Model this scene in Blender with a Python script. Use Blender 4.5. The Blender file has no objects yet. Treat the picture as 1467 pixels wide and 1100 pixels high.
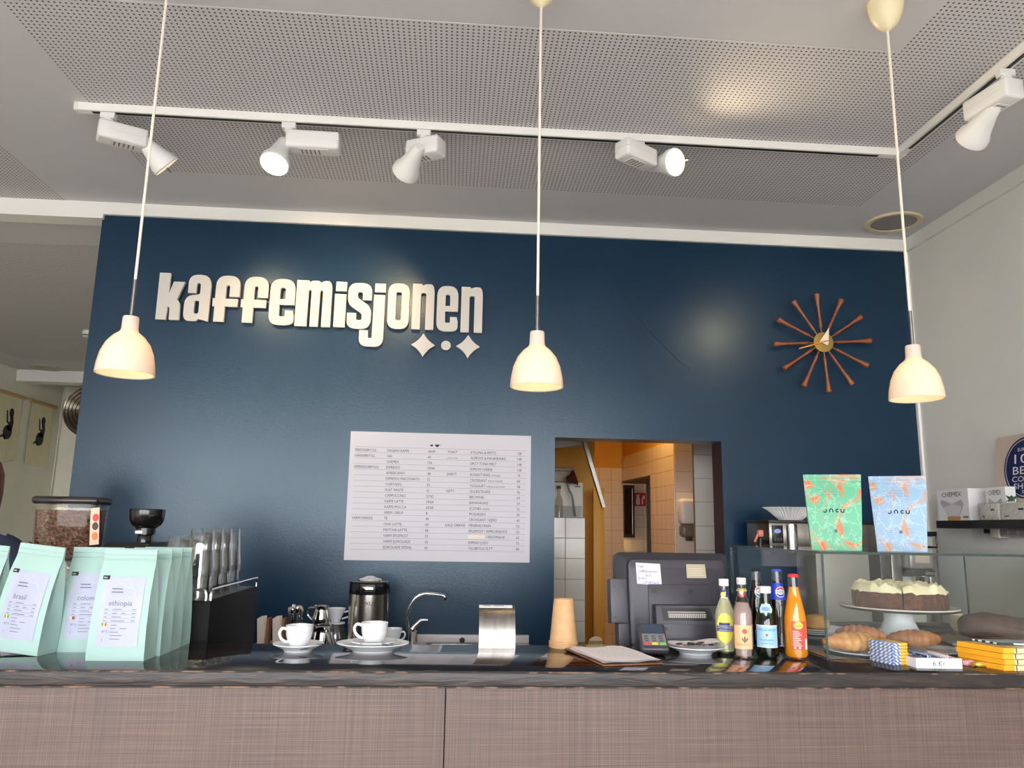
import bpy, bmesh, math, random
from mathutils import Vector, Matrix, noise
from mathutils.geometry import tessellate_polygon
random.seed(7)
PI = math.pi
SC = bpy.context.scene
COL = SC.collection

# ------------------------------------------------------------------ camera
FPX = 1105.0; IW, IH = 1467.0, 1100.0
YAW, PITCH, ROLL = [math.radians(a) for a in (4.35, 10.52, 1.01)]
CAMZ = 1.52
_f = Vector((math.sin(YAW)*math.cos(PITCH), math.cos(YAW)*math.cos(PITCH), math.sin(PITCH)))
_r = Vector((math.cos(YAW), -math.sin(YAW), 0)); _u = _r.cross(_f)
_r2 = math.cos(ROLL)*_r + math.sin(ROLL)*_u
_u2 = -math.sin(ROLL)*_r + math.cos(ROLL)*_u
cd = bpy.data.cameras.new('camera'); cam = bpy.data.objects.new('camera', cd); COL.objects.link(cam)
cd.sensor_fit = 'HORIZONTAL'; cd.sensor_width = 36.0; cd.lens = 36.0*FPX/IW; cd.clip_start = 0.05; cd.clip_end = 100
cam.matrix_world = Matrix(((_r2.x, _u2.x, -_f.x, 0), (_r2.y, _u2.y, -_f.y, 0), (_r2.z, _u2.z, -_f.z, CAMZ), (0, 0, 0, 1)))
SC.camera = cam

# ------------------------------------------------------------------ world, daylight, exposure
W = bpy.data.worlds.new('world'); SC.world = W; W.use_nodes = True
W.node_tree.nodes['Background'].inputs[0].default_value = (0.965, 0.965, 1.0, 1)
W.node_tree.nodes['Background'].inputs[1].default_value = 8.0
SC.view_settings.view_transform = 'Standard'; SC.view_settings.look = 'None'
SC.view_settings.gamma = 1.0; SC.view_settings.use_curve_mapping = False
SC.view_settings.exposure = 0.95

def area(name, loc, direction, sx, sy, power, col=(0.93, 0.97, 1.0), portal=False):
    l = bpy.data.lights.new(name, 'AREA'); l.shape = 'RECTANGLE'; l.size = sx; l.size_y = sy
    l.energy = power; l.color = col
    if portal: l.cycles.is_portal = True
    o = bpy.data.objects.new(name, l); COL.objects.link(o); o.location = loc
    o.rotation_euler = Vector(direction).to_track_quat('-Z', 'Y').to_euler()
    return o
# overcast daylight of the open sky enters by the shop-front windows behind the camera
# (portals: they give no light themselves, they only guide the sampling of the sky)
WINX = (-3.55, -1.15, 1.25); WHX = 1.1; WZ0, WZ1 = .35, 2.95
for wx, side in zip(WINX, ('left', 'middle', 'right')):
    area('window_front_%s_offscreen' % side, (wx, -2.96, (WZ0+WZ1)/2), (0, 1, 0), 2*WHX, WZ1-WZ0, 1, portal=True)

# ------------------------------------------------------------------ pixel -> place
def ray(px, py):
    return _f + _r2*((px-IW/2)/FPX) - _u2*((py-IH/2)/FPX)
def onY(px, py, Y):
    d = ray(px, py); t = Y/d.y; return Vector((d.x*t, Y, CAMZ+d.z*t))
def onZ(px, py, Z):
    d = ray(px, py); t = (Z-CAMZ)/d.z; return Vector((d.x*t, d.y*t, Z))
def onX(px, py, X):
    d = ray(px, py); t = X/d.x; return Vector((X, d.y*t, CAMZ+d.z*t))

# ------------------------------------------------------------------ materials
MATS = {}
def lin(c):
    return tuple(((v/255)/12.92 if v/255 <= 0.04045 else ((v/255+0.055)/1.055)**2.4) for v in c)
def mat(name, rgb, rough=0.5, metal=0.0, spec=0.5, **kw):
    if name in MATS: return MATS[name]
    m = bpy.data.materials.new(name); m.use_nodes = True; MATS[name] = m
    b = m.node_tree.nodes['Principled BSDF']
    b.inputs['Base Color'].default_value = (*lin(rgb), 1); b.inputs['Roughness'].default_value = rough
    b.inputs['Metallic'].default_value = metal; b.inputs['Specular IOR Level'].default_value = spec
    for k, v in kw.items():
        b.inputs[k.replace('_', ' ')].default_value = v
    return m
def nodes(m): return m.node_tree.nodes, m.node_tree.links, m.node_tree.nodes['Principled BSDF']
def N(m, t, **kw):
    n = m.node_tree.nodes.new(t)
    for k, v in kw.items(): setattr(n, k, v)
    return n
def noisy(name, a, b, scale, rough=0.5, stretch=(1, 1, 1), detail=4, bump=0.0, metal=0, lo=0.35, hi=0.65, spec=0.5, dist=0.0, bscale=None):
    """two-colour noise material in object space"""
    if name in MATS: return MATS[name]
    m = mat(name, a, rough, metal, spec); nd, lk, p = nodes(m)
    tc = N(m, 'ShaderNodeTexCoord'); mp = N(m, 'ShaderNodeMapping'); mp.inputs['Scale'].default_value = stretch
    lk.new(tc.outputs['Object'], mp.inputs[0])
    nz = N(m, 'ShaderNodeTexNoise'); nz.inputs['Scale'].default_value = scale; nz.inputs['Detail'].default_value = detail
    nz.inputs['Distortion'].default_value = dist
    lk.new(mp.outputs[0], nz.inputs['Vector'])
    cr = N(m, 'ShaderNodeValToRGB'); cr.color_ramp.elements[0].position = lo; cr.color_ramp.elements[1].position = hi
    cr.color_ramp.elements[0].color = (*lin(a), 1); cr.color_ramp.elements[1].color = (*lin(b), 1)
    lk.new(nz.outputs[0], cr.inputs[0]); lk.new(cr.outputs[0], p.inputs['Base Color'])
    if bump:
        bp = N(m, 'ShaderNodeBump'); bp.inputs['Strength'].default_value = bump; bp.inputs['Distance'].default_value = 0.01
        src = nz
        if bscale:
            src = N(m, 'ShaderNodeTexNoise'); src.inputs['Scale'].default_value = bscale; src.inputs['Detail'].default_value = 3
            lk.new(tc.outputs['Object'], src.inputs['Vector'])
        lk.new(src.outputs[0], bp.inputs['Height']); lk.new(bp.outputs[0], p.inputs['Normal'])
    return m
def schlick(m):
    lk = m.node_tree.links
    lw = N(m, 'ShaderNodeLayerWeight'); lw.inputs[0].default_value = .5
    pw = N(m, 'ShaderNodeMath', operation='POWER'); pw.inputs[1].default_value = 5; lk.new(lw.outputs['Facing'], pw.inputs[0])
    ma = N(m, 'ShaderNodeMath', operation='MULTIPLY_ADD'); ma.inputs[1].default_value = .96; ma.inputs[2].default_value = .04; lk.new(pw.outputs[0], ma.inputs[0])
    return ma.outputs[0]
def thin_glass(name, tint=(1, 1, 1), refl=1.0, rough=0.0):
    """a thin sheet of clear glass: light passes straight through, the surface mirrors by Fresnel"""
    if name in MATS: return MATS[name]
    m = bpy.data.materials.new(name); m.use_nodes = True; MATS[name] = m
    nd, lk = m.node_tree.nodes, m.node_tree.links; nd.remove(nd['Principled BSDF'])
    t = N(m, 'ShaderNodeBsdfTransparent'); t.inputs[0].default_value = (*tint, 1)
    g = N(m, 'ShaderNodeBsdfGlossy'); g.inputs['Roughness'].default_value = rough; g.inputs[0].default_value = (1, 1, 1, 1)
    mu = N(m, 'ShaderNodeMath', operation='MULTIPLY'); mu.inputs[1].default_value = refl; mu.use_clamp = True
    mx = N(m, 'ShaderNodeMixShader'); lk.new(schlick(m), mu.inputs[0]); lk.new(mu.outputs[0], mx.inputs[0])
    lk.new(t.outputs[0], mx.inputs[1]); lk.new(g.outputs[0], mx.inputs[2])
    lk.new(mx.outputs[0], nd['Material Output'].inputs[0])
    return m
def emis(name, rgb, strength):
    if name in MATS: return MATS[name]
    m = mat(name, rgb, 0.4); nd, lk, p = nodes(m)
    p.inputs['Emission Color'].default_value = (*lin(rgb), 1); p.inputs['Emission Strength'].default_value = strength
    return m

# --- the setting's materials
def blue_wall():
    m = mat('blue_paint', (28, 60, 88), 0.36, 0, 0.5); nd, lk, p = nodes(m)
    tc = N(m, 'ShaderNodeTexCoord')
    n1 = N(m, 'ShaderNodeTexNoise'); n1.inputs['Scale'].default_value = 1.6; n1.inputs['Detail'].default_value = 5
    n2 = N(m, 'ShaderNodeTexNoise'); n2.inputs['Scale'].default_value = 90; n2.inputs['Detail'].default_value = 3
    lk.new(tc.outputs['Object'], n1.inputs['Vector']); lk.new(tc.outputs['Object'], n2.inputs['Vector'])
    cr = N(m, 'ShaderNodeValToRGB'); cr.color_ramp.elements[0].position = .3; cr.color_ramp.elements[1].position = .7
    cr.color_ramp.elements[0].color = (*lin((9, 39, 64)), 1); cr.color_ramp.elements[1].color = (*lin((13, 45, 71)), 1)
    lk.new(n1.outputs[0], cr.inputs[0]); lk.new(cr.outputs[0], p.inputs['Base Color'])
    mr = N(m, 'ShaderNodeMapRange'); mr.inputs[3].default_value = .26; mr.inputs[4].default_value = .33
    p.inputs['Specular Tint'].default_value = (.80, .96, 1.0, 1)
    lk.new(n1.outputs[0], mr.inputs[0]); lk.new(mr.outputs[0], p.inputs['Roughness'])
    bp = N(m, 'ShaderNodeBump'); bp.inputs['Strength'].default_value = .12; bp.inputs['Distance'].default_value = .004
    lk.new(n2.outputs[0], bp.inputs['Height']); lk.new(bp.outputs[0], p.inputs['Normal'])
    return m
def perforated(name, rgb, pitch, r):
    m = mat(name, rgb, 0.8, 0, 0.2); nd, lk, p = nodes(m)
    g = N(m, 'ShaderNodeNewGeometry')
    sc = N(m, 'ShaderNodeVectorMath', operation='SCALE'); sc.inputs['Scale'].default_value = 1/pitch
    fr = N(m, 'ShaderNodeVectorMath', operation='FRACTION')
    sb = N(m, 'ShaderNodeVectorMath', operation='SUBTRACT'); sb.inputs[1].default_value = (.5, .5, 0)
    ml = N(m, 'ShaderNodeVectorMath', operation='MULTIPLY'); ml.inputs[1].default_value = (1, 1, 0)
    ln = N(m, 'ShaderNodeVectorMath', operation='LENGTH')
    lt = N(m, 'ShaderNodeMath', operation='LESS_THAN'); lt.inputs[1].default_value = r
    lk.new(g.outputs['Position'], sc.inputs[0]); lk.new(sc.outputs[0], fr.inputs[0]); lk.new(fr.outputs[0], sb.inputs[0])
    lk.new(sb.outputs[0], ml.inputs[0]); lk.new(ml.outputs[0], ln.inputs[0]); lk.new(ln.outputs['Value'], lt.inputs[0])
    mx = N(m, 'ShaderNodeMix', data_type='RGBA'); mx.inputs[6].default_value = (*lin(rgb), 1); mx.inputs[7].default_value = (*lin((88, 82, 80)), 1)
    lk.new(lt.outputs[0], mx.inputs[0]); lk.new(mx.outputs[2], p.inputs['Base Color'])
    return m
def laminate():
    m = mat('counter_laminate', (120, 98, 88), 0.42); nd, lk, p = nodes(m)
    tc = N(m, 'ShaderNodeTexCoord'); outs = []
    for st, sc in (((1.2, 1, 130), 3.0), ((150, 1, .9), 2.4), ((.8, 1, 420), 2.0)):
        mp = N(m, 'ShaderNodeMapping'); mp.inputs['Scale'].default_value = st; lk.new(tc.outputs['Object'], mp.inputs[0])
        nz = N(m, 'ShaderNodeTexNoise'); nz.inputs['Scale'].default_value = sc; nz.inputs['Detail'].default_value = 3
        lk.new(mp.outputs[0], nz.inputs['Vector']); outs.append(nz)
    a = N(m, 'ShaderNodeMath', operation='ADD'); lk.new(outs[0].outputs[0], a.inputs[0]); lk.new(outs[1].outputs[0], a.inputs[1])
    b = N(m, 'ShaderNodeMath', operation='ADD'); lk.new(a.outputs[0], b.inputs[0]); lk.new(outs[2].outputs[0], b.inputs[1])
    c = N(m, 'ShaderNodeMath', operation='DIVIDE'); c.inputs[1].default_value = 3; lk.new(b.outputs[0], c.inputs[0])
    cr = N(m, 'ShaderNodeValToRGB')
    e = cr.color_ramp.elements; e[0].position = .36; e[0].color = (*lin((59, 48, 45)), 1); e[1].position = .64; e[1].color = (*lin((112, 89, 78)), 1)
    k = e.new(.5); k.color = (*lin((82, 66, 60)), 1)
    lk.new(c.outputs[0], cr.inputs[0]); lk.new(cr.outputs[0], p.inputs['Base Color'])
    return m
M_BLUE = blue_wall()
M_CEIL = mat('ceiling_paint', (204, 204, 207), 0.8, 0, .2)
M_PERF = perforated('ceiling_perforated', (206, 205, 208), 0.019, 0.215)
M_WALL = noisy('white_wall_paint', (216, 217, 211), (221, 221, 215), 3, .7, bump=.03, bscale=60)
M_CREAM = noisy('cream_wall_paint', (232, 230, 212), (238, 236, 220), 2, .7)
M_TRIM = mat('white_trim', (236, 236, 232), .45)
M_LAM = laminate()
M_TOP = noisy('dark_lacquered_wood', (30, 25, 24), (46, 38, 35), 6, .075, (1, 14, 1), 5, .003, spec=1.0)
M_EDGE = noisy('worn_dark_wood', (24, 20, 20), (62, 49, 43), 9, .42, (1, 6, 8), 7, .35, lo=.46, hi=.78, dist=.6)
M_WORN = noisy('chipped_bare_wood', (34, 27, 25), (122, 94, 74), 26, .6, (1, 1, 1), 5, 0, lo=.5, hi=.62)
M_WHITE = mat('white_plastic', (228, 228, 226), .4)
M_PORC = mat('white_porcelain', (216, 219, 223), .12, 0, .6)
M_BLACK = mat('black_plastic', (18, 18, 19), .35)
M_BLKM = mat('matt_black_metal', (12, 12, 15), .6, 0, .2)
M_DGREY = mat('dark_grey_plastic', (52, 51, 57), .45)
M_DGREY2 = mat('grey_plastic', (72, 72, 78), .5)
M_STEEL = noisy('brushed_steel', (124, 120, 115), (144, 140, 134), 40, .32, (1, 1, .02), 3, 0, 1.0)
M_CHROME = mat('chrome', (214, 214, 216), .08, 1.0)
M_BRASS = mat('brass', (214, 178, 104), .25, 1.0)
M_WALNUT = noisy('walnut', (126, 66, 36), (160, 92, 54), 30, .38, (1, 1, 1))
M_GLASS = thin_glass('clear_pane', (.95, .97, .962), .75)
M_GEDGE = mat('green_glass_edge', (46, 62, 60), .08)
M_INK = mat('black_print', (14, 14, 16), .6)
M_PAPER = mat('white_paper', (214, 214, 218), .7)
M_TUMB = thin_glass('tumbler_glass', (.93, .95, .96), 2.2, .03)
M_YELW = noisy('yellow_paint', (206, 160, 62), (212, 168, 70), 3, .6)
M_GROUT = mat('tile_grout', (150, 140, 124), .9)
M_TILE = noisy('white_glazed_tile', (222, 216, 204), (230, 226, 216), 4, .14, bump=.02)
M_FLOOR = noisy('oak_floor', (196, 184, 170), (212, 202, 188), 5, .4, (1, 12, 1))

# ------------------------------------------------------------------ mesh helpers
def new(): return bmesh.new()
def box(bm, lo, hi):
    x0, y0, z0 = lo; x1, y1, z1 = hi
    v = [bm.verts.new(p) for p in ((x0,y0,z0),(x1,y0,z0),(x1,y1,z0),(x0,y1,z0),(x0,y0,z1),(x1,y0,z1),(x1,y1,z1),(x0,y1,z1))]
    for f in ((0,3,2,1),(4,5,6,7),(0,1,5,4),(1,2,6,5),(2,3,7,6),(3,0,4,7)): bm.faces.new([v[i] for i in f])
    return v
def merge(bm, b2, mtx=None):
    me = bpy.data.meshes.new('t'); b2.to_mesh(me); b2.free()
    if mtx is not None: me.transform(mtx)
    bm.from_mesh(me); bpy.data.meshes.remove(me)
def rbox(bm, lo, hi, r=.005, seg=2, mtx=None):
    b = new(); box(b, lo, hi)
    r = min(r, *(abs(hi[i]-lo[i])*.49 for i in range(3)))
    bmesh.ops.bevel(b, geom=list(b.edges), offset=r, segments=seg, profile=.5, affect='EDGES')
    merge(bm, b, mtx); return bm
def lathe(bm, prof, seg=28, c=(0, 0, 0), mtx=None, cap0=True, cap1=True, sx=1, sy=1):
    rings = []
    for r, z in prof:
        if r < 1e-6: rings.append([bm.verts.new((c[0], c[1], c[2]+z))])
        else: rings.append([bm.verts.new((c[0]+sx*r*math.cos(2*PI*i/seg), c[1]+sy*r*math.sin(2*PI*i/seg), c[2]+z)) for i in range(seg)])
    for a, b in zip(rings, rings[1:]):
        for i in range(seg):
            j = (i+1) % seg
            q = ([a[0]] if len(a) == 1 else [a[i], a[j]]) + ([b[0]] if len(b) == 1 else [b[j], b[i]])
            if len(q) > 2:
                bm.faces.new(q)
    if cap0 and len(rings[0]) > 1: bm.faces.new(list(reversed(rings[0])))
    if cap1 and len(rings[-1]) > 1: bm.faces.new(rings[-1])
    if mtx is not None:
        bmesh.ops.transform(bm, matrix=mtx, verts=[v for r in rings for v in r])
    return bm
def tube(bm, pts, r, seg=8, caps=True):
    pts = [Vector(p) for p in pts]; n = len(pts); rr = r if isinstance(r, (list, tuple)) else [r]*n
    rings = []; ref = None
    for i, p in enumerate(pts):
        t = (pts[min(i+1, n-1)]-pts[max(i-1, 0)]).normalized()
        if ref is None:
            ref = Vector((0, 0, 1)) if abs(t.z) < .9 else Vector((1, 0, 0))
        a = (ref - t*ref.dot(t))
        if a.length < 1e-5: a = t.orthogonal()
        a.normalize(); b = t.cross(a); ref = a
        rings.append([bm.verts.new(p+rr[i]*(a*math.cos(2*PI*k/seg)+b*math.sin(2*PI*k/seg))) for k in range(seg)])
    for a, b in zip(rings, rings[1:]):
        for i in range(seg):
            j = (i+1) % seg; bm.faces.new((a[i], a[j], b[j], b[i]))
    if caps: bm.faces.new(list(reversed(rings[0]))); bm.faces.new(rings[-1])
    return bm
def smoothpath(pts, n=6):
    pts = [Vector(p) for p in pts]; out = []
    for i in range(len(pts)-1):
        p0, p1, p2, p3 = pts[max(i-1, 0)], pts[i], pts[i+1], pts[min(i+2, len(pts)-1)]
        for k in range(n):
            t = k/n
            out.append(.5*((2*p1)+(-p0+p2)*t+(2*p0-5*p1+4*p2-p3)*t*t+(-p0+3*p1-3*p2+p3)*t*t*t))
    return out+[pts[-1]]
def frame(o, u, v):
    u = Vector(u).normalized(); v = Vector(v); n = u.cross(v).normalized(); v = n.cross(u).normalized(); o = Vector(o)
    return Matrix(((u.x, v.x, n.x, o.x), (u.y, v.y, n.y, o.y), (u.z, v.z, n.z, o.z), (0, 0, 0, 1)))
FRONT = frame((0, 0, 0), (1, 0, 0), (0, 0, 1))          # x right, y up, normal towards the viewer side (-Y)
def rp(pts, n=5):
    """polygon with rounded corners from (x, y[, r])"""
    P = [(p[0], p[1], p[2] if len(p) > 2 else 0) for p in pts]; out = []
    for i, (x, y, r) in enumerate(P):
        if r <= 0: out.append((x, y)); continue
        p = Vector((x, y)); a = Vector(P[i-1][:2])-p; b = Vector(P[(i+1) % len(P)][:2])-p
        ra = min(r, a.length*.49); rb = min(r, b.length*.49); A = p+a.normalized()*ra; B = p+b.normalized()*rb
        for k in range(n+1):
            t = k/n; q = A*(1-t)**2+p*2*t*(1-t)+B*t*t; out.append((q.x, q.y))
    return out
def prism(bm, loops, depth, mtx=None, scale=1.0):
    """loops: outer polygon and holes, in 2D; extruded from z=0 to z=depth of the frame"""
    loops = [[Vector((x*scale, y*scale, 0)) for x, y in l] for l in loops]
    flat = [p for l in loops for p in l]; tris = tessellate_polygon(loops)
    vs = []
    for z in ((0, depth) if depth else (0,)):
        ring = []
        for p in flat:
            q = Vector((p.x, p.y, z)); ring.append(bm.verts.new(mtx @ q if mtx is not None else q))
        vs.append(ring)
    for t in tris:
        for k, ring in enumerate(vs):
            try: bm.faces.new([ring[i] for i in (t if k else reversed(t))])
            except ValueError: pass
    if depth:
        o = 0
        for l in loops:
            n = len(l)
            for i in range(n):
                j = (i+1) % n
                bm.faces.new((vs[0][o+i], vs[0][o+j], vs[1][o+j], vs[1][o+i]))
            o += n
        bmesh.ops.recalc_face_normals(bm, faces=bm.faces)
    return bm
def obj(name, bm, m, parent=None, loc=None, rot=None, smooth=None, kind=None):
    me = bpy.data.meshes.new(name)
    if smooth is None: smooth = 40
    bmesh.ops.recalc_face_normals(bm, faces=bm.faces); bm.to_mesh(me); bm.free()
    if smooth:
        for p in me.polygons: p.use_smooth = True
        me.set_sharp_from_angle(angle=math.radians(smooth))
    me.materials.append(m)
    o = bpy.data.objects.new(name, me); COL.objects.link(o)
    if loc is not None: o.location = loc
    if rot is not None: o.rotation_euler = rot
    if parent is not None: o.parent = parent
    if kind: o['kind'] = kind
    elif 'lettering' in name and 'sign' not in name: o['kind'] = 'stuff'
    return o
def tag(o, label, cat, group=None):
    o['label'] = label; o['category'] = cat
    if group: o['group'] = group
    return o
def thing(name, label, cat, loc=(0, 0, 0), rz=0.0, group=None):
    o = bpy.data.objects.new(name, None); COL.objects.link(o); o.empty_display_size = .05
    o.location = loc; o.rotation_euler = (0, 0, rz); return tag(o, label, cat, group)
def struct(name, bm, m, parent=None, smooth=0):
    return obj(name, bm, m, parent, smooth=smooth, kind='structure')
def copy_tree(o, parent=None):
    c = o.copy(); COL.objects.link(c)
    if parent is not None: c.parent = parent
    for ch in list(o.children): copy_tree(ch, c)
    return c
# --- lettering
_tc = {}
def glyphs(s):
    if s not in _tc:
        cu = bpy.data.curves.new('txt', 'FONT'); cu.body = s; cu.resolution_u = 2; cu.size = 1.0; cu.offset = .0
        o = bpy.data.objects.new('txt', cu); COL.objects.link(o)
        dg = bpy.context.evaluated_depsgraph_get(); me = bpy.data.meshes.new_from_object(o.evaluated_get(dg))
        vs = [(v.co.x, v.co.y) for v in me.vertices]; fs = [tuple(p.vertices) for p in me.polygons]
        bpy.data.objects.remove(o); bpy.data.curves.remove(cu); bpy.data.meshes.remove(me)
        _tc[s] = (vs, fs)
    return _tc[s]
def text(bm, s, x, y, size, fn, align='l', sx=1.0, width=None):
    """flat lettering; fn maps 2D (x, y) to a 3D point"""
    vs, fs = glyphs(s)
    if not vs: return
    x0 = min(v[0] for v in vs); x1 = max(v[0] for v in vs)
    if width: sx = width/((x1-x0)*size)
    off = {'l': x0, 'c': (x0+x1)/2, 'r': x1}[align]
    V = [bm.verts.new(fn(x+(a-off)*size*sx, y+b*size)) for a, b in vs]
    for f in fs:
        try: bm.faces.new([V[i] for i in f])
        except ValueError: pass
def rect(bm, x0, y0, x1, y1, fn, nx=1, ny=1):
    g = [[bm.verts.new(fn(x0+(x1-x0)*i/nx, y0+(y1-y0)*j/ny)) for i in range(nx+1)] for j in range(ny+1)]
    for j in range(ny):
        for i in range(nx): bm.faces.new((g[j][i], g[j][i+1], g[j+1][i+1], g[j+1][i]))
def patch(bm, pts, fn):
    vs = [Vector((x, y, 0)) for x, y in pts]; V = [bm.verts.new(fn(x, y)) for x, y in pts]
    for t in tessellate_polygon([vs]):
        try: bm.faces.new([V[i] for i in t])
        except ValueError: pass
def fan(bm, pts, fn, nr=5):
    cx = sum(p[0] for p in pts)/len(pts); cy = sum(p[1] for p in pts)/len(pts); n = len(pts)
    c = bm.verts.new(fn(cx, cy)); prev = None
    for k in range(1, nr+1):
        ring = [bm.verts.new(fn(cx+(x-cx)*k/nr, cy+(y-cy)*k/nr)) for x, y in pts]
        for i in range(n):
            j = (i+1) % n
            bm.faces.new((c, ring[i], ring[j]) if prev is None else (prev[i], ring[i], ring[j], prev[j]))
        prev = ring
def circ(x, y, r, n=24, sy=1): return [(x+r*math.cos(2*PI*i/n), y+sy*r*math.sin(2*PI*i/n)) for i in range(n)]
def planar(mtx, eps=0.0006):
    return lambda x, y: mtx @ Vector((x, y, eps))

# ================================================================== the setting
DW = 4.20          # blue wall
HC = 3.25          # ceiling of the shop
HB = 3.185         # ceiling of the back room
XL, XR, YF, YB = -4.95, 2.67, -3.0, 10.1
WL = -1.96         # free end of the blue wall
DX0, DX1, DZ, DT = 0.562, 1.50, 2.012, 0.16   # opening to the kitchen
b = new(); box(b, (XL-.1, YF-.1, -.1), (XR+.1, YB+.1, 0)); struct('floor', b, M_FLOOR)
b = new()
box(b, (XL-.1, YF-.1, HC), (XR+.1, DW+.02, HC+.1))
ceil = struct('ceiling', b, M_CEIL)
# perforated acoustic panels let into the plaster ceiling
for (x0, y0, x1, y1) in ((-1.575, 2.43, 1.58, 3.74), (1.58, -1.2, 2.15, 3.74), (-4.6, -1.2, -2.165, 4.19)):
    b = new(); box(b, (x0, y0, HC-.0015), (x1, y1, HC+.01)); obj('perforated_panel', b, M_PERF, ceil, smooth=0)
b = new(); box(b, (XL-.1, DW+.02, HB), (WL+.04, YB+.1, HB+.16)); cb = struct('ceiling_back_room', b, M_CEIL)
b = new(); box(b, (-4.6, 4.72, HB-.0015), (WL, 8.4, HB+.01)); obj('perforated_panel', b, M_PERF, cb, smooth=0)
b = new(); box(b, (XL, 9.0, HB-.13), (WL, 9.22, HB+.01)); struct('trim_1', b, M_TRIM)
# blue wall with its opening
b = new()
box(b, (WL, DW, 0), (DX0, DW+DT, 3.18)); box(b, (DX1, DW, 0), (XR, DW+DT, 3.18)); box(b, (DX0, DW, DZ), (DX1, DW+DT, 3.18))
struct('wall_back', b, M_BLUE)
# crack in the plaster, right part of the blue wall
crk = [onY(x, y, DW-.0008) for x, y in ((858, 388), (872, 400), (884, 418), (898, 436), (915, 455), (935, 480), (955, 500), (970, 515), (990, 530))]
b = new(); tube(b, crk, .0012, 4); obj('hairline_crack', b, mat('blue_dark', (24, 46, 66), .5), bpy.data.objects['wall_back'], smooth=0)
b = new(); box(b, (WL, DW-.02, 3.18), (XR, DW+DT, HC)); struct('trim_2', b, M_TRIM)
b = new(); box(b, (XL, DW-.02, 3.155), (WL, DW+.10, HC)); struct('trim_3', b, M_TRIM)
b = new(); box(b, (WL-.012, DW+.004, 0), (WL, DW+DT, 3.156)); struct('trim_4', b, M_BLUE)
b = new(); box(b, (XR, YF, 0), (XR+.1, DW+DT, HC)); wr = struct('wall_right', b, M_WALL)
b = new(); box(b, (XR-.018, YF, HC-.078), (XR, DW-.02, HC)); struct('trim_5', b, M_WALL)
b = new(); box(b, (XR-.014, DW-.02, 0), (XR, DW, 3.18)); struct('trim_6', b, M_TRIM)
# left and far walls of the back room, side wall of the kitchen
b = new()
box(b, (XL-.1, YF, 0), (XL, YB, HC))
struct('wall_left', b, M_CREAM)
b = new(); box(b, (XL, YB, 0), (WL, YB+.1, HC)); struct('wall_far', b, M_CREAM)
b = new(); box(b, (WL, DW+DT, 0), (WL+.1, YB, HC)); struct('wall_side', b, M_CREAM)
b = new(); tube(b, [onX(92, 560, XL+.012)*1.0, Vector((XL+.012, 10.04, 0.3))], .01, 6); struct('trim_7', b, M_CREAM)
# shop-front wall behind the camera, with its windows
b = new(); xs = [XL-.1] + [v for w in WINX for v in (w-WHX, w+WHX)] + [XR+.1]
for i in range(0, len(xs), 2): box(b, (xs[i], YF-.1, 0), (xs[i+1], YF, HC))
for w in WINX:
    box(b, (w-WHX, YF-.1, 0), (w+WHX, YF, WZ0)); box(b, (w-WHX, YF-.1, WZ1), (w+WHX, YF, HC))
struct('wall_front', b, M_WALL)
for i, w in enumerate(WINX):
    b = new()
    for (x0, z0, x1, z1) in ((w-WHX, WZ0, w-WHX+.05, WZ1), (w+WHX-.05, WZ0, w+WHX, WZ1), (w-WHX, WZ0, w+WHX, WZ0+.05), (w-WHX, WZ1-.05, w+WHX, WZ1)):
        box(b, (x0, YF-.07, z0), (x1, YF-.02, z1))
    wo = struct('window_%d' % (i+1), b, M_TRIM)
    b = new(); box(b, (w-WHX+.05, YF-.05, WZ0+.05), (w+WHX-.05, YF-.044, WZ1-.05)); obj('pane', b, thin_glass('window_glass', (.98, .98, .98)), wo, smooth=0)
# street outside the windows
b = new(); box(b, (-40, -40, -.2), (40, YF-.1, -.12)); struct('ground_street', b, noisy('paving', (140, 138, 134), (156, 154, 150), 2, .9))
b = new(); box(b, (-40, YF-.1, -.2), (XL-.1, 40, -.12)); struct('ground_yard', b, MATS['paving'])

# ---------------------------------------------------------------- kitchen behind the opening
KY = 7.5
def tiles(parent, mtx, x0, x1, z0, z1, t, skip=lambda u, v: False):
    """glazed tiles on a wall plane, one object each, sharing one mesh"""
    bm = new(); rbox(bm, (.0015, .0015, 0), (t-.0015, t-.0015, .006), .0012, 1)
    me = bpy.data.meshes.new('tile'); bm.to_mesh(me); bm.free(); me.materials.append(M_TILE)
    nz = int((z1-z0)/t+.01); nx = int(math.ceil((x1-x0)/t-.02))
    for i in range(nx):
        for k in range(nz):
            u = x0+i*t; v = z1-(k+1)*t
            if skip(u+t/2, v+t/2): continue
            o = bpy.data.objects.new('tile', me); COL.objects.link(o); o.parent = parent
            w = min(1.0, (x1-u)/t)
            o.matrix_local = mtx @ Matrix.Translation((u, v, 0)) @ Matrix.Diagonal((w, 1, 1, 1))
# far wall, yellow above the tiles
b = new(); box(b, (-.3, KY, 0), (onY(892, 680, KY).x, KY+.1, HC)); kw = struct('wall_kitchen_far', b, M_YELW)
tiles(kw, frame((0, KY, 0), (1, 0, 0), (0, 0, 1)), 1.08, 1.68, .2, 2.11, .1205)
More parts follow.
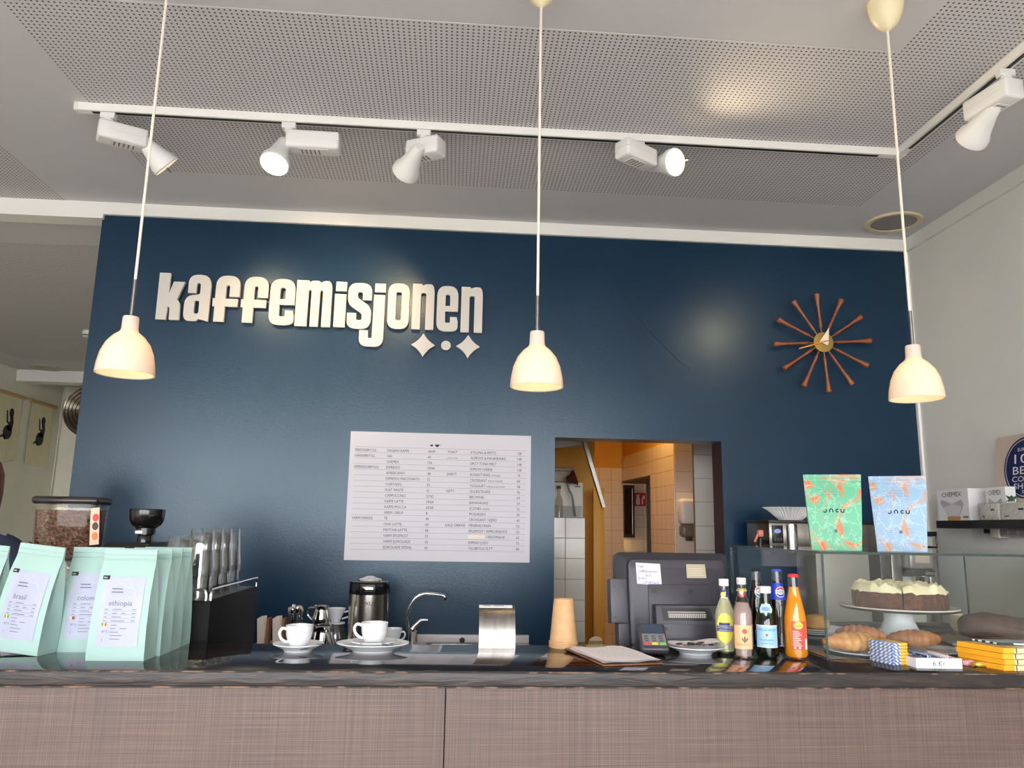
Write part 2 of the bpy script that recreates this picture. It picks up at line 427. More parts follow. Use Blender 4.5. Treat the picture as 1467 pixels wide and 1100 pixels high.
# right-hand canted wall with a recess and the wall that returns from it
A = onY(891, 680, KY); B = onY(966, 650, 5.95)
A0 = Vector((A.x, A.y, 0)); B0 = Vector((B.x, B.y, 0)); U = (B0-A0).normalized(); NRM = Vector((U.y, -U.x, 0)); LAB = (B0-A0).length
fr_ab = frame(A0, U, (0, 0, 1))
b = new()
o0, o1, oz = .03, LAB*.60, 1.98
def slab(bm, u0, u1, z0, z1, d0=-.1, d1=0.0):
    bb = new(); box(bb, (u0, z0, d0), (u1, z1, d1)); merge(bm, bb, fr_ab)
slab(b, o1, LAB, 0, HC); slab(b, o0, o1, oz, HC)
kc = struct('wall_kitchen_right', b, M_YELW)
tiles(kc, fr_ab, o1, LAB, .3, 2.215, .115); 
tiles(kc, fr_ab, 0, o1, 1.98, 2.215, .1175)
RY = KY+.22
b = new(); box(b, (1.45, RY, 0), (2.7, RY+.1, HC)); kn = struct('wall_kitchen_recess', b, M_GROUT)
tiles(kn, frame((0, RY, 0), (1, 0, 0), (0, 0, 1)), onY(888, 700, RY).x, onY(950, 700, RY).x, .3, 2.14, .119)
b = new(); box(b, (B0.x, B0.y, 0), (B0.x+.9, B0.y+.1, HC)); kr = struct('wall_kitchen_return', b, M_YELW)
tiles(kr, frame((0, B0.y, 0), (1, 0, 0), (0, 0, 1)), B0.x, B0.x+.48, .3, 2.29, .1585)
# dark brown strips along the head and one side of the recess
b = new(); slab(b, o0, o1, oz-.02, oz, -.3, .012); slab(b, o1-.015, o1, 0, oz, -.3, .012); struct('recess_strip', b, mat('strip_dark_brown', (66, 52, 44), .5))
# blue-grey door at the back of the recess
b = new(); box(b, (onY(926, 700, RY-.04).x, RY-.04, 0), (onY(948, 700, RY-.04).x, RY-.008, 1.99)); struct('door_1', b, mat('blue_grey_door', (96, 108, 124), .5))
# near tiled pier just inside the opening
b = new(); box(b, (1.60, 5.02, 0), (2.5, 5.05, HC)); kp = struct('wall_kitchen_pier', b, M_GROUT)
tiles(kp, frame((0, 5.02, 0), (1, 0, 0), (0, 0, 1)), 1.60, 2.0, .9, 3.1, .155)
# tiled half wall on the left
HW = 5.0; hx1 = onY(838, 742, HW).x; hz = onY(838, 742, HW).z
b = new(); box(b, (.2, HW, 0), (hx1, HW+.14, hz-.004)); kh = struct('wall_kitchen_half', b, M_GROUT)
tiles(kh, frame((0, HW, 0), (1, 0, 0), (0, 0, 1)), hx1-.128*3, hx1, .7, hz, .128)
b = new(); box(b, (.1, DW+DT, 0), (.2, KY, HC)); struct('wall_kitchen_left', b, M_YELW)
b = new(); box(b, (.2, 5.75, 0), (onY(852, 800, 5.75).x, 5.85, HC)); struct('wall_kitchen_niche', b, M_YELW)
b = new(); box(b, (2.5, DW+DT, 0), (2.6, KY+.4, HC)); struct('wall_kitchen_end', b, M_YELW)
b = new(); box(b, (.1, DW+DT, 2.75), (3.2, KY+.4, 2.8)); struct('ceiling_kitchen', b, M_YELW)
area('kitchen_lamp_offscreen', (1.55, 6.0, 2.72), (0, 0, -1), .5, .3, 9, (1.0, .54, .16))
t = thing('kitchen_ceiling_lamp', 'flat white ceiling lamp inside the tiled kitchen', 'lamp', (1.55, 6.0, 2.74))
b = new(); rbox(b, (-.28, -.18, -.004), (.28, .18, .01), .003); obj('lamp_body', b, M_WHITE, t)
# mirror, sign, soap dispenser
def wallbox(name, px0, px1, z0, z1, d0, d1, m, parent=None):
    bm = new(); box(bm, (onY(px0, 720, RY).x, RY-d1, z0), (onY(px1, 720, RY).x, RY-d0, z1)); return obj(name, bm, m, parent, smooth=0)
t = thing('narrow_mirror', 'narrow dark framed mirror on the kitchen tiles beside the red sign', 'mirror')
mz0_, mz1_ = onY(900, 770, RY).z, onY(900, 695, RY).z
for q in ((892, 908, mz0_, mz0_+.03), (892, 908, mz1_-.03, mz1_), (892, 894.5, mz0_+.03, mz1_-.03), (905.5, 908, mz0_+.03, mz1_-.03)):
    wallbox('frame_bar', q[0], q[1], q[2], q[3], .0065, .03, mat('frame_black', (40, 34, 32), .4), t)
wallbox('mirror_glass', 893.5, 906.5, mz0_+.02, mz1_-.02, .0065, .015, mat('mirror_silver', (180, 176, 170), .12, 1.0), t)
sg = thing('fire_extinguisher_sign', 'small red and white fire extinguisher sign in the kitchen', 'sign')
sz0, sz1 = onY(917, 725, RY).z, onY(917, 706, RY).z; su0, su1 = onY(908.5, 715, RY).x, onY(926, 715, RY).x
wallbox('sign_plate', 908.5, 926, sz0, sz1, .0065, .012, mat('sign_red', (188, 40, 36), .4), sg)
fn = lambda x, y: Vector((su0+x*(su1-su0), RY-.0128, sz0+y*(sz1-sz0)))
b = new(); patch(b, rp([(.14, .1), (.44, .1), (.44, .66, .1), (.14, .66, .1)]), fn)
patch(b, [(.22, .66), (.36, .66), (.46, .88), (.16, .84)], fn)
patch(b, [(.58, .12), (.70, .12), (.70, .56), (.86, .56), (.84, .74), (.74, .86), (.66, .68), (.58, .56)], fn)
obj('pictogram', b, M_PAPER, sg, smooth=0)
sd = onY(986, 745, B0.y-.05)
t = thing('soap_dispenser', 'white and grey soap dispenser on the kitchen tiles', 'dispenser', (sd.x, B0.y-.006, sd.z))
b = new(); rbox(b, (-.075, -.11, -.03), (.075, 0, .16), .025, 3); obj('cover', b, M_WHITE, t)
b = new(); rbox(b, (-.07, -.10, -.13), (.07, 0, -.03), .03, 3); obj('reservoir', b, mat('smoke_plastic', (120, 114, 106), .3), t)
b = new(); rbox(b, (-.02, -.08, -.155), (.02, -.02, -.125), .006); obj('nozzle', b, M_DGREY, t)
# extractor hood, yellow post, shelf things over the half wall
h0 = onY(836, 636, 5.1); h1 = onY(866, 727, 5.1)
t = thing('extractor_hood', 'dark slanting extractor hood above the kitchen half wall', 'hood', (0, 0, 0))
b = new(); P = [(h0.x, h0.z+.25), (h0.x, h0.z), (h1.x-.012, h1.z), (h1.x+.008, h1.z+.005), (h0.x+.022, h0.z+.012), (h0.x+.022, h0.z+.25)]
prism(b, [P], -.05, frame((0, 5.1, 0), (1, 0, 0), (0, 0, 1))); obj('hood_edge', b, mat('hood_steel', (150, 147, 142), .35, .9), t, smooth=0)
b = new(); prism(b, [[(.25, h0.z-.08), (h0.x+.01, h0.z+.0), (h0.x+.01, h0.z+.3), (.25, h0.z+.3)]], -.12, frame((0, 5.16, 0), (1, 0, 0), (0, 0, 1)))
obj('hood_panel', b, MATS['hood_steel'], t, smooth=0)
p0 = onY(850, 727, 5.5); p1 = onY(865, 915, 5.5)
b = new(); rbox(b, (p0.x, 5.5, .0), (p0.x+.08, 5.54, p0.z+.14), .004); tag(obj('door_leaf', b, mat('yellow_door', (222, 160, 48), .5)), 'open yellow door seen edge on behind the tiled half wall', 'door')
c0 = onY(812, 742, 5.08)
t = thing('kitchen_appliance', 'white boxy kitchen appliance on top of the tiled half wall', 'appliance', (.70, 5.10, hz))
w1 = onY(835, 742, 5.07).x-.70
b = new(); rbox(b, (-.2, -.045, 0), (w1, .04, .23), .008); obj('body', b, mat('appliance_white', (214, 206, 192), .35), t)
b = new(); rbox(b, (w1-.055, -.048, .20), (w1-.02, -.044, .207), .001); obj('vent_slot', b, M_BLACK, t)
t = thing('kitchen_scale', 'small beige appliance with knob on the white kitchen appliance', 'appliance', (.70, 5.10, hz+.2305))
b = new(); rbox(b, (-.2, -.04, .0), (.10, .05, .085), .006); obj('body', b, mat('beige_metal', (150, 128, 104), .4), t)
b = new(); rbox(b, (-.2, -.045, .07), (.11, .05, .10), .006); obj('top', b, mat('beige_metal2', (120, 100, 80), .4), t)
b = new(); lathe(b, [(.008, 0), (.008, .012)], 12, mtx=Matrix.Translation((.06, -.04, .035)) @ Matrix.Rotation(PI/2, 4, 'X')); obj('knob', b, M_BLACK, t)
hp = onY(824, 684, 4.98)
t = thing('heat_lamp', 'small dark clamp lamp beside the beige kitchen appliance', 'lamp', hp)
b = new(); mt = Matrix.Rotation(math.radians(70), 4, 'Y'); lathe(b, [(.02, -.06), (.03, -.03), (.055, .0), (.052, .0), (.026, -.03), (.0, -.03)], 20, mtx=mt, cap0=True, cap1=False); obj('lamp_shade', b, mat('dark_red_enamel', (70, 34, 26), .25), t)
b = new(); lathe(b, [(0, -.02), (.02, -.01), (.024, .005), (.0, .022)], 14, mtx=mt); obj('bulb', b, mat('frosted_bulb', (214, 180, 140), .3), t)
b = new(); tube(b, smoothpath([(-.05, 0, -.02), (-.04, .0, -.08), (-.02, .0, -.12), (0, .0, hz+.01-hp.z)]), .006, 6); obj('stem', b, M_BLACK, t)
bt = onY(801, 728, 4.98)
t = thing('oil_bottle', 'clear glass bottle on the kitchen half wall', 'bottle', (onY(801, 728, 5.0).x, 5.015, hz))
b = new(); lathe(b, [(.0, 0), (.028, 0), (.028, .11), (.012, .15), (.012, .19), (0, .19)], 20); obj('bottle_body', b, thin_glass('bottle_clear', (.86, .84, .78)), t)
b = new(); lathe(b, [(.013, .185), (.013, .205), (0, .205)], 14); obj('cap', b, M_DGREY, t)
t = thing('paper_tray', 'grey shallow tray lying on the tiled half wall', 'tray', (.70, 5.01, hz))
b = new(); prism(b, [[(-.1, 0), (.13, 0), (.15, .075), (-.1, .075)]], .004, Matrix.Translation((0, -.004, .0)) @ frame((0, 0, 0), (1, 0, 0), (0, 0.05, 1))); obj('tray_body', b, mat('tray_grey', (150, 150, 142), .5), t, smooth=0)

# ================================================================== ceiling things
# light tracks
def rail(name, p0, p1, label):
    d = (Vector(p1)-Vector(p0)); L = d.length; rz = math.atan2(d.y, d.x)
    t = thing(name, label, 'light track', p0, rz)
    b = new(); rbox(b, (0, -.018, -.036), (L, .018, 0), .002, 1); obj('rail', b, M_TRIM, t)
    b = new(); box(b, (.06, -.008, -.0375), (L-.08, .008, -.036)); obj('slot', b, M_BLACK, t, smooth=0)
    b = new(); rbox(b, (-.012, -.02, -.038), (0.008, .02, 0), .003, 1); obj('end_cap', b, M_WHITE, t)
    return t
TY = 3.13; TX = 1.995
rail('light_track', (-1.62, TY, HC), (TX-.022, TY, HC), 'long white light track running above the blue wall sign')
rail('light_track', (TX, TY-.022, HC), (TX, -.6, HC), 'white light track running out from the corner joint past the clock side')
t = thing('track_corner', 'white corner connector joining two ceiling light tracks', 'connector', (TX, TY, HC))
b = new(); rbox(b, (-.021, -.021, -.039), (.021, .021, 0), .003, 1); obj('corner_block', b, M_WHITE, t)

def spotlight(label, A, hdir, hlen, swing, d, power=0, lens_on=False, hoff=(0, 0, 0), cone=34, col=(1.0, .78, .50)):
    """A: point under the track; hdir: angle of the ballast box; swing: head pivot in box frame; d: light direction"""
    t = thing('track_spotlight', label, 'spotlight', A)
    b = new(); rbox(b, (-.03, -.016, -.028), (.03, .016, .0), .003, 1); lathe(b, [(.018, -.045), (.02, -.026)], 14); obj('adapter', b, M_WHITE, t)
    R = Matrix.Translation(Vector(hoff)) @ Matrix.Rotation(hdir, 4, 'Z')
    b = new(); rbox(b, (-.035, -.043, -.125), (hlen-.035, .043, -.045), .012, 3, mtx=R); hs = obj('ballast_box', b, M_WHITE, t)
    b = new(); rbox(b, (.0, -.044, -.088), (hlen-.036+.0015, .044, -.085), .0005, 1, mtx=R); obj('seam', b, M_WHITE, hs)
    b = new(); rbox(b, (.02, -.026, -.127), (hlen-.08, .026, -.124), .001, 1, mtx=R); pl = obj('vent_plate', b, M_WHITE, hs)
    b = new()
    for i in range(5): box(b, *[tuple(v) for v in ((.03+i*.018, -.02, -.1275), (.036+i*.018, .02, -.1269))])
    bmesh.ops.transform(b, matrix=R, verts=b.verts); obj('slots', b, mat('slot_grey', (120, 118, 114), .6), pl, smooth=0)
    piv = R @ Vector(swing)
    d = Vector(d).normalized(); q = d.to_track_quat('Z', 'Y').to_matrix().to_4x4()
    Hm = Matrix.Translation(piv) @ q
    b = new(); lathe(b, [(0, -.062), (.018, -.062), (.026, -.05), (.03, -.02), (.05, .06), (.06, .075), (.062, .10), (.058, .104), (.055, .09), (.048, .065), (.03, .0), (0, -.0)], 30, mtx=Hm, cap0=False, cap1=False); obj('head', b, M_WHITE, t)
    b = new(); lathe(b, [(0, .092), (.055, .092)], 30, mtx=Hm, cap0=False, cap1=False)
    obj('lens', b, emis('lamp_lens_on', (255, 226, 176), 4) if lens_on else emis('lamp_lens', (255, 220, 170), 1.5), t)
    b = new(); tube(b, [Hm @ Vector((.045, .02, .10)), Hm @ Vector((.05, .022, .128))], .0022, 6); obj('glass_clip', b, M_CHROME, t)
    b = new(); tube(b, [R @ Vector((swing[0], swing[1], -.085)), piv], .013, 10); obj('swivel', b, M_WHITE, t)
    if power:
        l = bpy.data.lights.new('beam', 'SPOT'); l.energy = power; l.spot_size = math.radians(cone); l.spot_blend = 1.0; l.color = col; l.shadow_soft_size = .03
        lo = bpy.data.objects.new('beam', l); COL.objects.link(lo); lo.parent = t; lo.location = Hm @ Vector((0, 0, .13)); lo.rotation_euler = d.to_track_quat('-Z', 'Y').to_euler()
    return t
TZ = HC-.037
def tx(px, py): v = onZ(px, py, TZ); return v.x
spotlight('white track spotlight at the free end of the long track, head turned to the wall', (tx(150, 155), TY, TZ), math.radians(28), .19, (.165, .0, -.105), (.62, .45, -.62), 14, cone=130)
spotlight('white track spotlight with glowing lens above the letters a and f, box pointing right', (tx(412, 170), TY, TZ), 0, .225, (-.055, -.01, -.125), (-.12, -.42, -.9), 12, True, cone=110, hoff=(.03, 0, 0))
spotlight('white track spotlight above the j of the sign, head turned down to the lettering', (tx(607, 180), TY, TZ), math.radians(152), .16, (.08, .035, -.13), (-.50, 1.05, -.42), 34, hoff=(.05, -.02, 0), cone=66, col=(1.0, .70, .38))
spotlight('white track spotlight with bright round lens facing the room beside the middle pendant', (tx(916, 199), TY, TZ), math.radians(-146), .19, (-.085, 0, -.085), (.50, -.80, -.26), 10, True, cone=120, hoff=(.03, -.02, 0))
a5 = onX(1440, 101, TX)
spotlight('white track spotlight on the side track turned towards the spindle clock', (TX, a5.y, TZ), math.radians(100), .20, (.10, .0, -.14), (.03, .95, -.36), 9, cone=76)

# pendants
def pendant(label, x, canopy=True):
    t = thing('pendant_lamp', label, 'pendant lamp', (x, 2.178, HC))
    b = new(); lathe(b, [(.056, 0), (.055, -.02), (.049, -.05), (.036, -.078), (.018, -.098), (.006, -.106), (0, -.106)], 30, cap1=False); obj('canopy', b, mat('cream_plastic', (232, 220, 182), .4), t)
    zt = 2.082-HC
    b = new(); tube(b, [(0, 0, -.10), (0, 0, zt+.10)], .0042, 8); obj('cord', b, mat('cord_cream', (222, 214, 200), .6), t)
    b = new(); tube(b, [(0, 0, zt+.11), (0, 0, zt-.005)], .0052, 10); obj('rod', b, M_STEEL, t)
    zb = 1.918-HC
    prof = [(.0045, zt+.001), (.020, zt+.001), (.0215, zt-.003), (.0225, zt-.036), (.026, zt-.044), (.042, zt-.057), (.058, zt-.078), (.069, zt-.105), (.0755, zt-.138), (.0775, zb+.001), (.0765, zb)]
    inner = [(.0735, zb+.002), (.0725, zt-.136), (.066, zt-.105), (.055, zt-.080), (.040, zt-.061), (.024, zt-.048), (.0, zt-.042)]
    b = new(); lathe(b, prof+inner, 40, cap0=True, cap1=False); sh = obj('shade', b, M_OPAL, t)
    b = new(); lathe(b, [(0, zt-.05), (.014, zt-.05), (.014, zt-.066), (0, zt-.066)], 16); obj('socket', b, M_WHITE, t)
    b = new(); lathe(b, [(0, zt-.066), (.012, zt-.068), (.021, zt-.084), (.0225, zt-.098), (.016, zt-.112), (0, zt-.118)], 20); obj('bulb', b, emis('bulb_warm', (255, 214, 150), 9), t)
    l = bpy.data.lights.new('bulb_light', 'POINT'); l.energy = 3.2; l.color = (1.0, .74, .42); l.shadow_soft_size = .023
    lo = bpy.data.objects.new('bulb_light', l); COL.objects.link(lo); lo.parent = t; lo.location = (0, 0, zt-.092)
    bo = [c for c in t.children if c.name.startswith('bulb') and c.type == 'MESH'][0]; bo.visible_shadow = True
    return t
def opal():
    m = bpy.data.materials.new('opal_glass'); m.use_nodes = True; nd, lk = m.node_tree.nodes, m.node_tree.links; nd.remove(nd['Principled BSDF'])
    d = N(m, 'ShaderNodeBsdfDiffuse'); d.inputs[0].default_value = (.86, .82, .78, 1)
    tr = N(m, 'ShaderNodeBsdfTranslucent'); tr.inputs[0].default_value = (.92, .78, .56, 1)
    g = N(m, 'ShaderNodeBsdfGlossy'); g.inputs['Roughness'].default_value = .06
    m1 = N(m, 'ShaderNodeMixShader'); m1.inputs[0].default_value = .45; lk.new(d.outputs[0], m1.inputs[1]); lk.new(tr.outputs[0], m1.inputs[2])
    m2 = N(m, 'ShaderNodeMixShader'); lk.new(schlick(m), m2.inputs[0]); lk.new(m1.outputs[0], m2.inputs[1]); lk.new(g.outputs[0], m2.inputs[2])
    lk.new(m2.outputs[0], nd['Material Output'].inputs[0]); return m
M_OPAL = opal()
pendant('opal glass pendant lamp hanging in front of the wall edge near the letter k', -.912)
pendant('opal glass pendant lamp hanging above the kitchen opening beside the star sign', .237)
pendant('opal glass pendant lamp hanging beside the spindle clock near the corner', 1.383)
# recessed ceiling speaker
t = thing('ceiling_speaker', 'round recessed grille with cream ring in the ceiling corner above the clock', 'ceiling speaker', onZ(1280, 318, HC))
b = new(); lathe(b, [(.150, .0), (.150, -.006), (.143, -.011), (.120, -.008), (.120, 0)], 44, cap0=False, cap1=False); obj('ring', b, mat('ring_cream', (214, 200, 166), .5), t)
b = new(); lathe(b, [(.121, -.004), (.06, -.006), (0, -.0065)], 44, cap0=False); obj('grille', b, mat('grille_grey', (142, 140, 136), .6), t)

# ================================================================== things on the blue wall
# --- lettering sign
LET = {
 'k': [[(0,0),(0,1),(.25,1),(.25,.56),(.335,.82),(.59,.82),(.445,.44),(.52,.36,.06),(.53,0),(.30,0),(.295,.26,.03),(.25,.28),(.235,0)]],
 'a': [[(.56,0),(.57,1,.24),(.06,1,.22),(.06,.60),(.245,.60),(.245,.82,.05),(.335,.82,.05),(.335,.58,.04),(.0,.53,.2),(0,0,.17),(.30,0,.06),(.345,.05)], [(.225,.16,.05),(.335,.16,.05),(.335,.44,.05),(.225,.44,.05)]],
 'f': [[(.05,0),(.28,0),(.28,.33),(.56,.33),(.56,.50),(.28,.50),(.28,.79,.04),(.365,.79,.04),(.365,.545),(.59,.545),(.59,1,.24),(.05,1,.24),(.05,.50),(0,.50),(0,.33),(.05,.33)]],
 'e': [[(.55,.44),(.55,1,.24),(0,1,.24),(0,0,.22),(.55,0,.22),(.55,.22),(.52,.32),(.35,.32),(.35,.19,.03),(.22,.19,.03),(.22,.44)], [(.22,.56),(.34,.56),(.34,.81,.05),(.22,.81,.05)]],
 'm': [[(0,0),(0,1),(.27,1),(.30,.965),(.36,1,.05),(.51,1,.12),(.545,.96),(.62,1,.05),(.80,1,.20),(.80,0),(.60,0),(.60,.79,.04),(.535,.79,.04),(.525,0),(.34,0),(.34,.79,.04),(.275,.79,.04),(.27,0)]],
 's': [[(.53,.63),(.33,.63),(.33,.80,.05),(.215,.80,.05),(.215,.68,.05),(.53,.48,.14),(.53,0,.22),(0,0,.22),(0,.34),(.2,.34),(.2,.19,.04),(.325,.19,.04),(.325,.33,.05),(0,.53,.14),(0,1,.22),(.53,1,.22)]],
 'o': [[(0,0,.21),(.48,0,.21),(.48,1,.21),(0,1,.21)], [(.18,.19,.045),(.305,.19,.045),(.305,.81,.045),(.18,.81,.045)]],
 'n': [[(0,0),(0,1),(.20,1),(.225,.965),(.30,1,.05),(.49,1,.21),(.49,0),(.305,0),(.305,.80,.04),(.19,.80,.04),(.19,0)]],
}
sgn = thing('lettering_sign', 'raised cream lettering reading kaffemisjonen with two stars and a dot on blue wall', 'sign', (0, DW, 0))
SF = frame((0, 0, 0), (1, 0, 0), (0, 0, 1))
M_SIGN = mat('sign_cream', (204, 200, 192), .5)
def crop(x, y): return onY(200+x/2.821, 370+y/2.821, DW-.02)
HL = .262
def place(loops, x0, x1, yb, w, name='letter'):
    a = crop(x0, yb); c = crop(x1, yb+(x1-x0)*.05)
    sx = (c.x-a.x)/w*.945
    L = [[(px*sx, py*HL) for px, py in rp(l, 6)] for l in loops]
    bm = new(); prism(bm, L, .020, Matrix.Translation((a.x, -.012, a.z)) @ SF)
    return obj(name, bm, M_SIGN, sgn, smooth=25)
for ch, x0, x1, yb, w in (('k',66,178,248,.59),('a',176,285,254,.57),('f',290,403,257,.59),('f',405,518,261,.59),('e',520,627,270,.55),('m',626,778,275,.80),
                          ('s',836,938,285,.53),('o',999,1091,286,.48),('n',1098,1192,288,.49),('e',1198,1289,296,.55),('n',1296,1388,300,.49)):
    place(LET[ch], x0, x1, yb, w)
iL = place([[(0,0),(.24,0),(.24,.72),(.0,.72)]], 783, 832, 279, .24); 
bm = new(); a = crop(783, 279); prism(bm, [[(.003, .785*HL), (.062, .785*HL), (.063, HL*.99), (.004, HL*.99)]], .02, Matrix.Translation((a.x, -.012, a.z)) @ SF); obj('letter_dot', bm, M_SIGN, iL, smooth=25)
jL = place([[(.29,.74),(.535,.74),(.535,-.39,.2),(0,-.39,.2),(0,-.04),(.19,-.04),(.2,-.21,.04),(.28,-.21,.04)]], 889, 992, 284, .535)
bm = new(); a = crop(889, 284); prism(bm, [[(.074, .80*HL), (.134, .80*HL), (.134, HL*.99), (.075, HL*.99)]], .02, Matrix.Translation((a.x, -.012, a.z)) @ SF); obj('letter_dot', bm, M_SIGN, jL, smooth=25)
for cx, cy in ((1146, 352), (1327, 358)):
    c = crop(cx, cy); pts = []
    for i in range(72):
        th = 2*PI*i/72; r = .072/((abs(math.cos(th))**.74+abs(math.sin(th))**.74)**(1/.74))
        # rounded tips
        pts.append((min(r, .066)*math.cos(th), min(r, .066)*math.sin(th)))
    bm = new(); prism(bm, [pts], .02, Matrix.Translation((c.x, -.012, c.z)) @ SF); obj('star', bm, M_SIGN, sgn, smooth=25)
c = crop(1238, 354); bm = new(); prism(bm, [circ(0, 0, .0265, 28)], .02, Matrix.Translation((c.x, -.012, c.z)) @ SF); obj('dot', bm, M_SIGN, sgn, smooth=25)

# --- spindle clock
cc = onY(1178, 491, DW-.05)
ck = thing('spindle_clock', 'sunburst wall clock with twelve walnut spindles and a brass hub', 'clock', (cc.x, DW, cc.z))
bk = frame((0, -.05, 0), (1, 0, 0), (0, 0, 1))
b = new(); lathe(b, [(0, -.05), (.045, -.05), (.045, .0), (.058, .004), (.058, .016), (.0, .02)], 36, mtx=bk, cap0=False, cap1=False); obj('hub', b, M_BRASS, ck)
b0 = new(); lathe(b0, [(.0, .088), (.0085, .088), (.0065, .13), (.0072, .20), (.0105, .25), (.0155, .284), (.0150, .288), (0, .289)], 14, cap0=False, cap1=False)
lathe(b0, [(.0035, .05), (.0035, .09)], 8)
me = bpy.data.meshes.new('spindle'); b0.to_mesh(me); b0.free(); me.materials.append(M_WALNUT)
for p in me.polygons: p.use_smooth = True
me.set_sharp_from_angle(angle=.7)
for i in range(12):
    th = math.radians(4+30*i)
    o = bpy.data.objects.new('spindle', me); COL.objects.link(o); o.parent = ck
    o.matrix_local = bk @ Matrix.Translation((0, 0, .006)) @ Matrix.Rotation(th, 4, 'Z') @ Matrix.Rotation(PI/2, 4, 'Y')
def hand(name, pts, z, m):
    bm = new(); prism(bm, [pts], .0015, bk @ Matrix.Translation((0, 0, z))); return obj(name, bm, m, ck, smooth=0)
hand('hour_hand', [(-.028, .0), (.016, -.02), (.024, -.012), (.032, .083)], .024, mat('hand_cream', (236, 222, 196), .5))
hand('minute_hand', [(-.154, -.05), (-.153, -.043), (.02, .012), (.022, .004)], .029, mat('hand_orange', (214, 140, 62), .5))

# --- menu board
MTL, MTR, MBL, MBR = [onY(x, y, DW-.004) for x, y in ((503.8, 618), (760.8, 624), (491.3, 803), (758.8, 805))]
mx0, mx1, mz0, mz1 = (MTL.x+MBL.x)/2, (MTR.x+MBR.x)/2, (MBL.z+MBR.z)/2, (MTL.z+MTR.z)/2
MW, MH = mx1-mx0, mz1-mz0
mn = thing('menu_poster', 'white paper menu sheet with price columns taped to the blue wall', 'menu', (mx0, DW-.001, mz0))
b = new(); box(b, (0, -.003, 0), (MW, 0, MH)); obj('sheet', b, mat('menu_paper', (202, 200, 207), .6), mn, smooth=0)
mf = lambda x, y: Vector((x, -.0036, y))
rows = [('FERDIGBRYGG','DAGENS KAFFE','44/49','TOAST','KYLLING & PESTO','158'),('HÅNDBRYGG','V60','60','(10.00-14.30)','ALPEOST & PANASKINKE','148'),('','CHEMEX','126','','SPICY TUNA MELT','148'),
('ESPRESSOBRYGG','ESPRESSO','39/44','','KIMCHI CHEESE','138'),('','AMERICANO','48','SMÅTT','RUNDSTYKKE *M/PÅLEGG','74'),('','ESPRESSO MACCHIATO','52','','CROISSANT *M/OST & SKINKE','60'),
('','CORTADO','55','','YOGHURT *M/MÜSLI & SYLTETØY','58'),('','FLAT WHITE','61','SØTT','GULROTKAKE','76'),('','CAPPUCCINO','57/62','','BROWNIE','64'),('','KAFFE LATTE','59/64','','BANANKAKE','54'),
('','KAFFE MOCCA','63/68','','SCONES *M/SMØR','52'),('','KREM / SIRUP','8','','MÜSLIKJEKS','50'),('VARM DRIKKE','TE','49','','CROISSANT / KJEKS','42'),('','CHAÏ LATTE','60','KALD DRIKKE','MINERALVANN','52'),
('','MATCHA LATTE','68','','EPLEMOST / APPELSINJUICE','52'),('','VARM EPLEMOST','55','','/ FENTIMANS','62'),('','VARM SJOKOLADE','56','','KIMINO JUZU','72'),('','SJOKOLADE SPESIAL','64','','VILLBRYGG FLYT','86')]
bt_ = new(); bl = new()
top = .878; st = .0442
for i in range(19):
    y = (top-i*st)*MH; rect(bl, .028*MW, y-.0006, .972*MW, y+.0006, mf)
for i, r in enumerate(rows):
    y = (top-(i+1)*st)*MH+.0065; h = .0205
    for k, (u, s) in enumerate(zip((.030, .203, .428, .535, .664, .925), r)):
        if not s: continue
        if '*' in s:
            a, c2 = s.split('*'); text(bt_, a.strip(), u*MW, y, h, mf, sx=.84); w = (max(v[0] for v in glyphs(a.strip())[0]))*h*.84
            text(bt_, c2, u*MW+w+.006, y, h*.62, mf, sx=.84)
        elif s.startswith('(') : text(bt_, s, u*MW, y, h*.6, mf, sx=.84)
        elif s.startswith('/ F'): text(bt_, s, (u+.095)*MW, y, h, mf, sx=.84)
        else: text(bt_, s, u*MW, y, h, mf, sx=.84)
for (x, s) in ((.446, .009), (.477, .0125)):   # two cup pictograms over the price column
    patch(bt_, [(x*MW-s, .902*MH+s*.5), (x*MW-s*.7, .902*MH-s*.25), (x*MW-s*.3, .902*MH-s*.6), (x*MW+s*.3, .902*MH-s*.6), (x*MW+s*.7, .902*MH-s*.25), (x*MW+s, .902*MH+s*.5)], mf)
    rect(bt_, x*MW+s, .902*MH+s*.1, x*MW+s*1.5, .902*MH+s*.3, mf)
obj('lettering', bt_, M_INK, mn, smooth=0); obj('ruled_lines', bl, mat('rule_grey', (120, 118, 122), .6), mn, smooth=0)
b = new(); box(b, (.662*MW, -.0045, .178*MH), (.75*MW, -.003, .208*MH)); obj('correction_strip', b, mat('strip_beige', (226, 214, 206), .6), mn, smooth=0)

